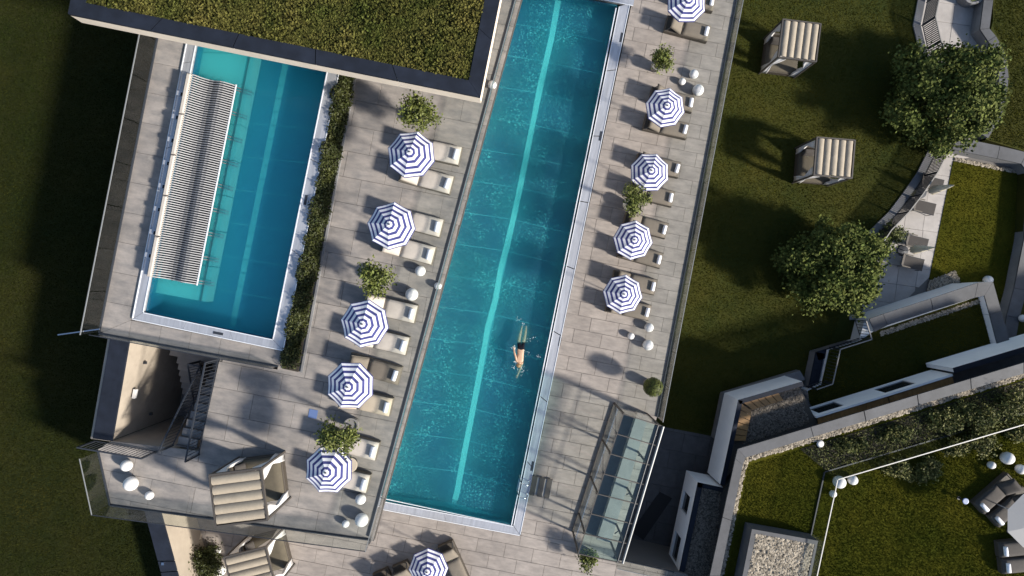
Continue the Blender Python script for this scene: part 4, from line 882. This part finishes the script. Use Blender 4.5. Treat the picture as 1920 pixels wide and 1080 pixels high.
# ------------------------------------------------------------------ cabanas
def make_cabana():                            # local: origin at base centre, roof bays run along x
    t = thing('cabana', '', 'cabana'); S = 1.77/2; Hh = 2.05
    for sx in (-1, 1):
        for sy in (-1, 1): MB().box((sx*(S-0.03), sy*(S-0.03), Hh/2), (0.06, 0.06, Hh)).build('post', 'bronze', t)
    for sy in (-1, 1): MB().box((0, sy*(S-0.02), Hh+0.03), (2*S, 0.06, 0.10)).build('roof_beam', 'bronze', t)
    for sx in (-1, 1): MB().box((sx*(S-0.02), 0, Hh+0.031), (0.06, 2*S-0.1, 0.10)).build('roof_beam', 'bronze', t)
    nb = 5; bw = (2*S-0.12)/nb; mb = MB(); vs_ = []; f = []
    NX, NY = 6, 8
    for i in range(NX+1):
        for j in range(NY+1):
            x = -S+0.07+(2*S-0.14)*i/NX; v = j/NY; y = (v-0.5)*(bw-0.015); z = 0.075*math.sin(math.pi*v)**0.8+0.006*math.sin(i*2.1+j); vs_.append((x, y, z))
    for i in range(NX):
        for j in range(NY): f.append((i*(NY+1)+j, (i+1)*(NY+1)+j, (i+1)*(NY+1)+j+1, i*(NY+1)+j+1))
    mb.add(vs_, f); rm_ = mb.mesh('roof_bay', 'canvas_beige', True)
    for k in range(nb): link('roof_bay', rm_, t, (0, (k-(nb-1)/2)*bw, Hh+0.03))
    for k in range(nb-1): MB().box((0, (k-(nb-2)/2)*bw, Hh+0.01), (2*S-0.12, 0.02, 0.03)).build('roof_batten', 'dark_metal', t)
    MB().cbox((0, 0, 0.17), (2*S-0.12, 2*S-0.12, 0.28), 0.02).build('bed_base', 'rattan', t)
    bb_ = t.children[-1] if t.children[-1].name.startswith('bed_base') else [c for c in t.children if c.name.startswith('bed_base')][0]
    cushion(MB(), -S+0.1, S-0.1, -S+0.1, S-0.1, 0.311, 0.14).build('mattress', 'cushion_dark', t, True)
    MB().box((-S+0.12, 0, 0.65), (0.10, 2*S-0.25, 0.5)).build('backrest', 'rattan', bb_)
    for sy in (-0.45, 0.45): cushion(MB(), -0.22, 0.22, -0.3, 0.3, 0, 0.14, fn=lambda p, sy=sy: Vector((-S+0.32+p.z*0.8-p.x*0.35, sy+p.y, 0.66+p.x*0.8))).build('pillow', 'cushion_grey', t, True)
    prof = [(Hh-0.02, 0.42), (1.75, 0.36), (1.45, 0.22), (1.22, 0.10), (1.05, 0.09), (0.85, 0.14), (0.5, 0.22), (0.12, 0.28)]
    for sx in (-1, 1):
        for sy in (-1, 1):
            for ax in (0, 1):
                if ax == 1 and sx == -1: continue
                mb = MB(); n = 12; vs_ = []; f = []
                for z, wd_ in prof:
                    for k in range(n):
                        a = k/n*2*math.pi; l = wd_*(0.5+0.5*math.cos(a)); q = 0.05*math.sin(a)+0.025*math.sin(a*3)
                        vs_.append((sx*(S-0.08-(l if ax == 0 else 0))+(q if ax == 1 else 0), sy*(S-0.08-(l if ax == 1 else 0))+(q if ax == 0 else 0), z))
                for i in range(len(prof)-1):
                    for k in range(n): j = (k+1) % n; f.append((i*n+k, i*n+j, (i+1)*n+j, (i+1)*n+k))
                f += [list(range(n)), list(range((len(prof)-1)*n, len(prof)*n))]
                mb.add(vs_, f); mb.build('curtain', 'curtain', t, True)
    return t
cb = make_cabana(); firstc = True
for corners, z, lab in (([(389, 890), (490, 877), (503, 976), (406, 988)], U, 'beige roofed cabana daybed on lower left of the upper terrace'),
                        ([(419, 1044), (499, 1024), (519, 1103), (439, 1124)], 0.0, 'beige roofed cabana cut off at the bottom edge on lower terrace'),
                        ([(1468.6, 35), (1459.5, 108), (1529, 116.6), (1539, 44.6)], L, 'upper of two beige roofed cabanas on the dark lawn'),
                        ([(1532, 256), (1526, 329), (1595.6, 336), (1604, 262)], L, 'lower of two beige roofed cabanas on the dark lawn')):
    zr = z+2.1; pts = PL(corners, zr); c = sum(pts, Vector())/4; d = pts[1]-pts[0]
    c.z = z; place(cb, not firstc, c, math.atan2(d.y, d.x), lab, 'cabana daybeds'); firstc = False

# ------------------------------------------------------------------ globe lamps
def make_globe():
    t = thing('globe_lamp', '', 'lamp')
    pr = [(0.02, -0.95)]+[(math.cos(a), math.sin(a)) for a in [R(q) for q in range(-70, 86, 10)]]+[(0.01, 1.0)]
    MB().lathe([(r, z+0.97) for r, z in pr], 24).build('globe', 'lamp_white', t, True); MB().lathe([(0.45, 0), (0.45, 0.08), (0.4, 0.09)], 16).build('foot', 'dark_metal', t)
    return t
gb_ = make_globe(); fg = True
GL = [(923, 159, 8, U, 'white globe lamp alone beside the pavilion corner and pool'), (788, 508, 10, U, 'medium white globe lamp below the second upper-terrace loungers'),
      (821, 536, 7, U, 'small white globe lamp near the pool edge on upper terrace'), (772, 552, 12, U, 'large white globe lamp right of the pot plant on upper terrace'),
      (237, 873, 10.5, U, 'medium white globe lamp just below the stairwell railing'), (245, 907, 13, U, 'large white globe lamp, middle of three at left terrace corner'),
      (280, 929, 8, U, 'small white globe lamp, rightmost of three at left terrace corner'), (676, 936, 10, U, 'medium white globe lamp below the lowest upper-terrace lounger'),
      (678, 975, 12.5, U, 'large white globe lamp at bottom right of upper terrace'), (648, 982, 7, U, 'small white globe lamp beside the bottom glass balustrade'),
      (1301, 139, 8.5, 0, 'medium white globe lamp, top of three on right deck'), (1279, 153, 6.5, 0, 'small white globe lamp left of two others, upper right deck'),
      (1309, 169, 10.5, 0, 'large white globe lamp beside second right-deck parasol'), (1217, 614, 8.5, 0, 'medium white globe lamp just below the last right-deck lounger'),
      (1183, 630, 6.5, 0, 'small white globe lamp left of two others, lower right deck'), (1215, 647, 10, 0, 'large white globe lamp, lowest of three on right deck'),
      (408, 1033, 6, 0, 'small white globe lamp by shrub at bottom left'), (413, 1070, 10, 0, 'larger white globe lamp by bottom edge cabana'),
      (1574, 904, 11.5, RF, 'large white globe lamp in glass corner of roof garden'), (1599, 900, 9, RF, 'medium white globe lamp right of the glass corner, roof garden'),
      (1562, 926, 6.5, RF, 'small white globe lamp below the glass corner, roof garden'), (1889, 859, 11.5, RF, 'large white globe lamp above the angled loungers'),
      (1859, 872, 7, RF, 'small white globe lamp by the shrubs near angled loungers'), (1914, 880, 9, RF, 'white globe lamp at right edge above angled loungers'),
      (1860, 525, 8, -1.7, 'white globe lamp at corner of sunken square lawn'), (1918, 597, 7, L, 'white globe lamp cut by right edge on far lawn')]
for x, y, r, z, lab in GL:
    zz = z+0.25; rad = r*(CAM_H-zz)/FPX; p = P(x, y, z+rad); p.z = z
    if z == -1.7: p.z = G; p = P(x-2, y, -2.9); p.z = G; rad = 0.22
    o = place(gb_, not fg, p, random.uniform(0, 6), lab, 'white globe lamps'); o.scale = (rad, rad, rad); fg = False

# ------------------------------------------------------------------ plants
def pot_plant(name, label, px, py, z, rad, n, hgt, seed, m='leaf_pot', pot='pot', stems=6, size=0.10, group='potted plants'):
    zc = z+hgt; p = P(px, py, zc); p.z = z; t = thing(name, label, 'plant', p, 0, group); g = np.random.default_rng(seed)
    MB().lathe([(0.20, 0), (0.27, 0.45), (0.27, 0.5), (0.22, 0.5), (0.21, 0.44)], 16).build('pot', pot, t)
    cl = g.normal(size=(14, 3)); cl /= np.linalg.norm(cl, axis=1)[:, None]; cl *= (0.35+0.65*g.random(14))[:, None]*rad*0.9; cl[:, 2] = cl[:, 2]*0.7+hgt
    pts = np.vstack([c+g.normal(size=(n*2//14, 3))*rad*0.22 for c in cl])
    tr = MB()
    for c in cl[:stems+4]: tr.tube([(0, 0, 0.4), (c[0]*0.3, c[1]*0.3, 0.5+(c[2]-0.5)*0.6), tuple(c)], [0.02, 0.013, 0.005], 5)
    tr.build('stems', 'bark', t); tag(link('foliage', leaf_cloud('foliage', pts, size, m, seed, 0.3), t), kind='stuff'); return t
pot_plant('potted_tree', 'bushy pot plant above the topmost upper-terrace parasol', 788, 210, U, 0.62, 1000, 1.3, 1)
pot_plant('potted_tree', 'bushy pot plant above the middle upper-terrace parasol', 704, 524, U, 0.64, 1000, 1.3, 2)
pot_plant('potted_tree', 'tall pot plant overhanging the lowest upper-terrace parasol', 632, 820, U, 0.62, 1000, 2.15, 3)
pot_plant('potted_tree', 'pot plant above the three globe lamps on right deck', 1241, 108, 0, 0.55, 800, 1.2, 4)
pot_plant('potted_tree', 'tall pot plant overhanging a right-deck parasol', 1195, 372, 0, 0.60, 900, 2.15, 5)
pot_plant('potted_palm', 'pale leafy plant at lower end of the glass stair enclosure', 1106, 1050, 0, 0.45, 600, 0.7, 6)
def ball(name, label, px, py, z, rad, hgt, n, seed, m='leaf_topiary', cat='plant', sq=1.0, group=None, size=0.07):
    p = P(px, py, z+hgt); p.z = z; t = thing(name, label, cat, p, 0, group); g = np.random.default_rng(seed)
    d = g.normal(size=(n, 3)); d /= np.linalg.norm(d, axis=1)[:, None]; rr = rad*(0.80+0.25*g.random(n)); pts = d*rr[:, None]; pts[:, 2] = pts[:, 2]*sq+hgt
    MB().lathe([(0.18, 0), (0.23, 0.4), (0.23, 0.45), (0.18, 0.45)], 14).build('pot', 'pot', t); MB().tube([(0, 0, 0.4), (0, 0, hgt)], 0.03, 6).build('stem', 'bark', t)
    MB().lathe([(rad*0.78*math.cos(a), hgt+rad*0.78*sq*math.sin(a)) for a in [R(q) for q in range(-85, 90, 17)]], 12).build('crown_core', 'soil', t)
    tag(link('foliage', leaf_cloud('foliage', pts, size, m, seed, 0.1), t), kind='stuff'); return t
ball('topiary_ball', 'round clipped topiary ball standing near lower end of right deck', 1225, 726, 0, 0.40, 1.15, 2600, 7)
def shrub(label, px, py, z, rx, ry, h, n, seed, m='leaf_shrub', size=0.11, name='garden_shrub', group='roof garden shrubs'):
    p = P(px, py, z+h*0.6); p.z = z; t = thing(name, label, 'shrub', p, 0, group); g = np.random.default_rng(seed)
    cl = g.normal(size=(16, 3)); cl /= np.linalg.norm(cl, axis=1)[:, None]; cl *= (0.3+0.7*g.random(16))[:, None]*np.array([rx, ry, h*0.5]); cl[:, 2] = np.abs(cl[:, 2])+h*0.35
    pts = np.vstack([c+g.normal(size=(n//16, 3))*min(rx, ry)*0.26 for c in cl]); pts[:, 2] = np.maximum(pts[:, 2], 0.03)
    st_ = MB()
    for c in cl[:8]: st_.tube([(c[0]*0.1, c[1]*0.1, 0), tuple(c*0.95)], [0.02, 0.006], 5)
    st_.build('stems', 'bark', t); tag(link('foliage', leaf_cloud('foliage', pts, size, m, seed, 0.4), t), kind='stuff'); return t
SH = [('low shrub left of the others beside the roof garden glass', 1682, 880, 0.55, 0.4, 0.5), ('pale green shrub below the white rail, roof garden', 1745, 880, 0.6, 0.42, 0.6), ('shrub above the globe lamp, under the white rail', 1845, 830, 0.55, 0.6, 0.7),
      ('bright green shrub above the white rail near pebble edge', 1848, 782, 0.7, 0.55, 0.9), ('shrub at right edge above the white rail', 1905, 765, 0.6, 0.7, 0.9), ('wispy shrub touching the white rail in middle', 1796, 838, 0.5, 0.35, 0.5),
      ('dark shrub between pebble edge and white rail', 1772, 790, 0.7, 0.45, 0.7), ('grassy shrub left of the dark shrub by pebbles', 1690, 815, 0.9, 0.35, 0.4), ('low grassy shrub near the coping corner', 1590, 838, 0.8, 0.3, 0.3),
      ('shrub at right edge below the white rail', 1912, 815, 0.4, 0.4, 0.5), ('small shrub beside bright roof garden shrub', 1815, 775, 0.45, 0.4, 0.6), ('low brownish shrub between rail and globe lamps', 1720, 893, 0.5, 0.25, 0.3)]
for i, (lab, x, y, rx, ry, h) in enumerate(SH): shrub(lab, x, y, RF, rx, ry, h, 1500, 40+i)
shrub('dark green shrub against cream retaining wall at bottom left', 374, 1062, 0, 0.85, 1.15, 1.2, 7000, 60, 'leaf_hedge', 0.09, group=None)
shrub('dark clipped shrub beside the path railing and lower tree', 1678, 437, G, 0.5, 0.5, 1.6, 1800, 61, 'leaf_topiary', 0.09, group=None)
# meadow planting on the roof garden
mp_ = PL([(1500, 842), (1925, 712), (1925, 775), (1548, 882)], RF); p2 = scatter(mp_, 5200, 14); g_ = np.random.default_rng(14)
MB().prism(mp_, RF+0.012, RF-0.02).build('planting_soil', 'soil', rg)
md = tag(link('meadow_planting', leaf_cloud('meadow_planting', np.c_[p2, RF+0.03+0.16*g_.random(len(p2))*(0.6+0.4*np.sin(p2[:, 0]*3)*np.sin(p2[:, 1]*4))], 0.10, 'leaf_shrub', 14, 0.2, 0.35)), 'rough grassy meadow planting between pebble edge and white rail', 'plants', kind='stuff')
fs_ = tag(MB().lathe([(0.10, 0), (0.16, 0.10), (0.12, 0.16), (0.03, 0.17)], 12).build('garden_spotlight', 'lamp_white'), 'small pale spotlight in meadow by the pebble edge', 'spotlight'); fs_.location = P(1536, 831, RF)

def tree(label, px, py, zc, base_z, rad, seed):
    p = P(px, py, zc); p.z = base_z; t = thing('deciduous_tree', label, 'tree', p, 0, 'trees on the lawn'); g = np.random.default_rng(seed); hc = zc-base_z
    MB().tube([(0, 0, -0.1), (0.05, 0.03, hc*0.3), (0.0, 0.05, hc*0.6), (0, 0, hc*0.95)], [0.20, 0.15, 0.11, 0.04], 9).build('trunk', 'bark', t)
    nC = 170; d = g.normal(size=(nC, 3)); d /= np.linalg.norm(d, axis=1)[:, None]; rr = rad*(0.30+0.70*g.random(nC)**0.5)
    wob = 1+0.10*np.sin(np.arctan2(d[:, 1], d[:, 0])*5+seed)+0.08*np.sin(np.arctan2(d[:, 1], d[:, 0])*9+2*seed)
    cl = d*(rr*wob)[:, None]; cl[:, 2] = cl[:, 2]*0.80+hc; cl = cl[cl[:, 2] > hc-rad*0.62]
    for c in cl[:26]:
        MB().tube([(0, 0, hc*0.35+0.15*hc*g.random()), (c[0]*0.5, c[1]*0.5, (hc*0.5+c[2])/2), tuple(c)], [0.06, 0.035, 0.01], 5).build('limb', 'bark', t)
    pts = np.vstack([c+g.normal(size=(170, 3))*np.array([0.23, 0.23, 0.15])*rad/2.5 for c in cl])
    tag(link('crown', leaf_cloud('crown', pts, 0.15, 'leaf_tree', seed, 0.55, 0.65), t), kind='stuff'); return t
tree('large leafy tree beside the path in the upper right', 1776, 188, -1.1, L, 2.42, 3)
tree('large leafy tree left of the sun terrace, lower of the two trees', 1565, 498, -1.1, L, 2.08, 6)

# ------------------------------------------------------------------ pool steps, ladder, small things
ps = thing('pool_steps', 'dark three-tread steps beside the pool rim with steel grab rails', 'steps', P(1014, 912, 0), AX)
for k, x in enumerate((-0.34, 0.0, 0.33)):
    MB().box((x, 0, 0.10-0.008*k), (0.23, 0.86, 0.04)).build('tread', 'bronze', ps)
for y in (-0.36, 0.36): MB().box((0, y, 0.04), (0.95, 0.05, 0.07)).build('side_bar', 'path_stone', ps)
MB().box((0, 0, 0.04), (0.95, 0.66, 0.06)).build('base_plate', 'path_stone', ps)
ld = thing('pool_ladder', 'steel pool ladder grab rails at lower right end of lap pool', 'ladder', P(984, 912, 0), AX)
for y in (-0.29, 0.29):
    gr_ = MB().tube([(0.14, y, 0.05), (0.14, y, 0.5), (0.08, y, 0.66), (-0.05, y, 0.70), (-0.2, y, 0.6), (-0.26, y, 0.35), (-0.28, y, -0.46)], 0.022, 8).build('grab_rail', 'chrome', ld, True)
    MB().lathe([(0.05, 0), (0.05, 0.012), (0.03, 0.02)], 12, (0.14, y, 0.052)).build('floor_flange', 'chrome', gr_)
for z in (-0.12, -0.34): MB().box((-0.28, 0, z), (0.08, 0.56, 0.03)).build('rung', 'chrome', ld)
MB().box((-0.02, 0, 0.058), (0.28, 0.5, 0.012)).build('grip_plate', 'steel', ld)
bt = tag(MB().box((0, 0, 0.006), (0.32, 0.32, 0.008)).build('access_cover', 'blue_tile'), 'small bluish square cover in the upper terrace paving', 'cover'); bt.location = P(587, 776, U+0.003); bt.rotation_euler = (0, 0, AX)
def table(label, px, py, z, r, m, hgt=0.42, name='side_table'):
    p = P(px, py, z+hgt); p.z = z; t = thing(name, label, 'side table', p); MB().lathe([(r, hgt-0.03), (r, hgt-0.005), (r-0.02, hgt)], 20).build('table_top', m, t)
    MB().tube([(0, 0, 0), (0, 0, hgt-0.03)], 0.03, 8).build('leg', 'dark_metal', t); MB().lathe([(r*0.6, 0), (r*0.6, 0.02)], 16).build('base', 'dark_metal', t)
table('round cream side table peeking out from lowest upper-terrace parasol', 656, 872, U, 0.27, 'cushion_sand')
table('small bluish round table left of angled roof garden loungers', 1811, 940, RF, 0.13, 'blue_tile', 0.4)
table('pale round table between the lounger pairs at right edge', 1909, 1003, RF, 0.22, 'lamp_white', 0.45)
# plain white parasol cut by the right edge
wpz = thing('plain_parasol', 'plain pale parasol cut by the right edge of the picture', 'parasol', P(1952, 982, RF+2.3)); wpz.location.z = RF
pm = MB().add([(0, 0, 2.35), (1.15*math.cos(R(-22.5)), 1.15*math.sin(R(-22.5)), 2.0), (1.15*math.cos(R(22.5)), 1.15*math.sin(R(22.5)), 2.0)], [(0, 1, 2)]).mesh('canopy_panel', 'canvas_plain')
for k in range(8): link('canopy_panel', pm, wpz, (0, 0, 0), k*math.pi/4)
MB().tube([(0, 0, 0), (0, 0, 2.33)], 0.025, 8).build('pole', 'steel', wpz); MB().lathe([(0.28, 0), (0.28, 0.06), (0.05, 0.08)], 16).build('base', 'concrete', wpz)
# deck chairs and folded parasols on the sun terrace
def make_chair():
    t = thing('deck_chair', '', 'deck chair'); wd = 0.56
    for sy in (-1, 1):
        MB().tube([(-0.62, sy*wd/2, 0.75), (-0.25, sy*wd/2, 0.32), (0.70, sy*wd/2, 0.36)], 0.018, 6).build('side_rail', 'dark_metal', t)
        for x in (-0.3, 0.6): MB().tube([(x, sy*wd/2, 0), (x, sy*wd/2, 0.34)], 0.016, 6).build('leg', 'dark_metal', t)
        MB().box((-0.2, sy*(wd/2+0.02), 0.52), (0.42, 0.05, 0.025)).build('armrest', 'rattan_pale', t)
    MB().box((0.22, 0, 0.35), (0.94, wd-0.02, 0.03), Matrix.Rotation(R(-2.4), 3, 'Y')).build('seat_sling', 'cushion_grey', t)
    MB().box((-0.44, 0, 0.545), (0.56, wd-0.02, 0.03), Matrix.Rotation(R(49), 3, 'Y')).build('back_sling', 'cushion_grey', t); return t
ch = make_chair(); fc = True
for (x, y), lab in (((1742, 342), 'topmost grey deck chair on the pale sun terrace'), ((1727, 387), 'second grey deck chair on the pale sun terrace'), ((1713, 453), 'third grey deck chair, beside lower folded parasol'), ((1705, 491), 'lowest grey deck chair on the pale sun terrace')):
    p = P(x, y, G+0.35); p.z = G; place(ch, not fc, p, AX-R(3), lab, 'deck chairs on the sun terrace'); fc = False
for (x, y), lab in (((1726, 362), 'closed cream parasol between the upper two deck chairs'), ((1692, 470), 'closed cream parasol between the lower two deck chairs')):
    p = P(x, y, G); t = thing('closed_parasol', lab, 'parasol', p, 0, 'closed parasols'); MB().lathe([(0.26, 0), (0.26, 0.06), (0.05, 0.09)], 18).build('base', 'dark_metal', t); MB().tube([(0, 0, 0.05), (0, 0, 2.2)], 0.02, 8).build('pole', 'steel', t)
    mb = MB(); n = 20; vs_ = []; f = []; pr = [(0.16, 0.75), (0.19, 0.9), (0.13, 1.4), (0.07, 1.9), (0.015, 2.25)]
    for r, z in pr:
        for k in range(n): a = k/n*2*math.pi; q = r*(1+0.22*math.cos(a*8)); vs_.append((q*math.cos(a), q*math.sin(a), z))
    for i in range(len(pr)-1):
        for k in range(n): j = (k+1) % n; f.append((i*n+k, i*n+j, (i+1)*n+j, (i+1)*n+k))
    mb.add(vs_, f).build('canopy', 'canvas_cream', t, True)

# ------------------------------------------------------------------ swimmer
def skin(name, verts, edges, m, parent=None, sub=2):
    me = bpy.data.meshes.new(name); me.from_pydata([v[:3] for v in verts], edges, []); me.materials.append(M[m]); o = link(name, me, parent)
    md_ = o.modifiers.new('skin', 'SKIN'); md_.use_smooth_shade = True
    for i, v in enumerate(verts): me.skin_vertices[0].data[i].radius = (v[3], v[4] if len(v) > 4 else v[3]); me.skin_vertices[0].data[i].use_root = (i == 0)
    s2 = o.modifiers.new('sub', 'SUBSURF'); s2.levels = sub; s2.render_levels = sub
    return o
o_s = P(976, 656, 0.0)
def S(zx, zy, z=0.0):                        # a point of the swimmer, from the enlarged photograph
    p = P(900+zx/6.75, 580+zy/6.75, 0.0)-o_s; return (p.x, p.y, z-(0.07 if zy < 420 else 0))
hip = S(518, 512, 0.0)
V = [(*hip, 0.14, 0.10), (*S(512, 560, 0.02), 0.135, 0.10), (*S(505, 625, 0.03), 0.165, 0.11), (*S(500, 668, 0.03), 0.13, 0.09), (*S(494, 688, 0.02), 0.062), (*S(490, 705, 0.02), 0.085, 0.095), (*S(486, 724, 0.01), 0.07, 0.08),
     (*S(500, 470, -0.01), 0.088), (*S(492, 400, -0.02), 0.075), (*S(505, 345, -0.03), 0.058), (*S(517, 285, -0.03), 0.052), (*S(530, 235, -0.05), 0.034), (*S(532, 208, -0.06), 0.03, 0.02),
     (*S(540, 470, -0.01), 0.088), (*S(555, 400, -0.02), 0.075), (*S(570, 345, -0.03), 0.058), (*S(580, 285, -0.03), 0.052), (*S(586, 235, -0.04), 0.034), (*S(584, 208, -0.05), 0.03, 0.02),
     (*S(533, 672, 0.0), 0.062), (*S(520, 725, -0.04), 0.05), (*S(505, 765, -0.05), 0.042), (*S(485, 815, -0.05), 0.032), (*S(474, 842, -0.05), 0.036, 0.016),
     (*S(466, 655, 0.05), 0.062), (*S(452, 600, 0.10), 0.048), (*S(437, 550, 0.10), 0.042), (*S(430, 512, 0.06), 0.030), (*S(428, 490, 0.04), 0.036, 0.016)]
E = [(0, 1), (1, 2), (2, 3), (3, 4), (4, 5), (5, 6), (0, 7), (7, 8), (8, 9), (9, 10), (10, 11), (11, 12), (0, 13), (13, 14), (14, 15), (15, 16), (16, 17), (17, 18), (2, 19), (19, 20), (20, 21), (21, 22), (22, 23), (2, 24), (24, 25), (25, 26), (26, 27), (27, 28)]
def hand(idx, prev):
    c = Vector(V[idx][:3]); d = (c-Vector(V[prev][:3])).normalized(); s_ = d.cross(Vector((0, 0, 1))).normalized()
    for k, (off, ln) in enumerate(((-0.028, 0.075), (-0.010, 0.088), (0.010, 0.083), (0.027, 0.065))):
        b0 = c+d*0.03+s_*off; b1 = b0+d*ln*0.55+Vector((0, 0, -0.006)); b2 = b0+d*ln+Vector((0, 0, -0.018)); n = len(V)
        V.extend([(*b0, 0.010), (*b1, 0.009), (*b2, 0.007)]); E.extend([(idx, n), (n, n+1), (n+1, n+2)])
    b0 = c-d*0.01+s_*0.04; b1 = b0+d*0.03+s_*0.025; n = len(V); V.extend([(*b0, 0.011), (*b1, 0.009)]); E.extend([(idx, n), (n, n+1)])
hand(23, 22); hand(28, 27)
swm = thing('person', 'swimmer in dark shorts doing front crawl in the lap pool', 'person', o_s)
skin('body', V, E, 'skin', swm)
SV = [(*hip, 0.155, 0.115), (*S(500, 472, -0.01), 0.105), (*S(493, 410, -0.02), 0.095), (*S(540, 472, -0.01), 0.105), (*S(555, 410, -0.02), 0.095), (*S(515, 530, 0.01), 0.15, 0.112)]
skin('shorts', SV, [(0, 1), (1, 2), (0, 3), (3, 4), (0, 5)], 'shorts', swm)
hr_ = MB().lathe([(0.105*math.cos(a), 0.10*math.sin(a)) for a in [R(q) for q in range(-20, 90, 14)]], 14).build('hair', 'hair', swm, True); hr_.location = S(489, 708, 0.045)
for sx in (-1, 1): MB().lathe([(0.012, -0.02), (0.02, 0), (0.012, 0.02)], 8, Vector(S(490, 704, 0.01))+Vector((sx*0.092, 0, 0))).build('ear', 'skin', swm, True)
MB().lathe([(0.012, -0.02), (0.018, 0), (0.006, 0.03)], 8, Vector(S(488, 712, -0.085))).build('nose', 'skin', swm, True)
g_ = np.random.default_rng(3); sp = []
for (zx, zy), n, s_ in (((430, 495), 60, 0.05), ((458, 668), 40, 0.05), ((540, 760), 22, 0.09), ((590, 560), 12, 0.10), ((450, 740), 18, 0.12), ((640, 400), 14, 0.12), ((735, 600), 10, 0.05), ((470, 110), 8, 0.10), ((550, 180), 8, 0.05)):
    c = P(900+zx/6.75, 580+zy/6.75, 0.035); q = g_.normal(size=(n, 3))*np.array([s_, s_, 0.003]); q[:, 2] = np.abs(q[:, 2]); sp.append(q+np.array(c))
tag(link('water_splash', leaf_cloud('water_splash', np.vstack(sp), 0.03, 'foam', 4, 2.0, 0.6)), 'white splash and foam flecks around the swimmer', 'splash', kind='stuff')
for o in bpy.data.objects:
    if o.parent is None and o.get('label') == '': print('EMPTY LABEL', o.name)
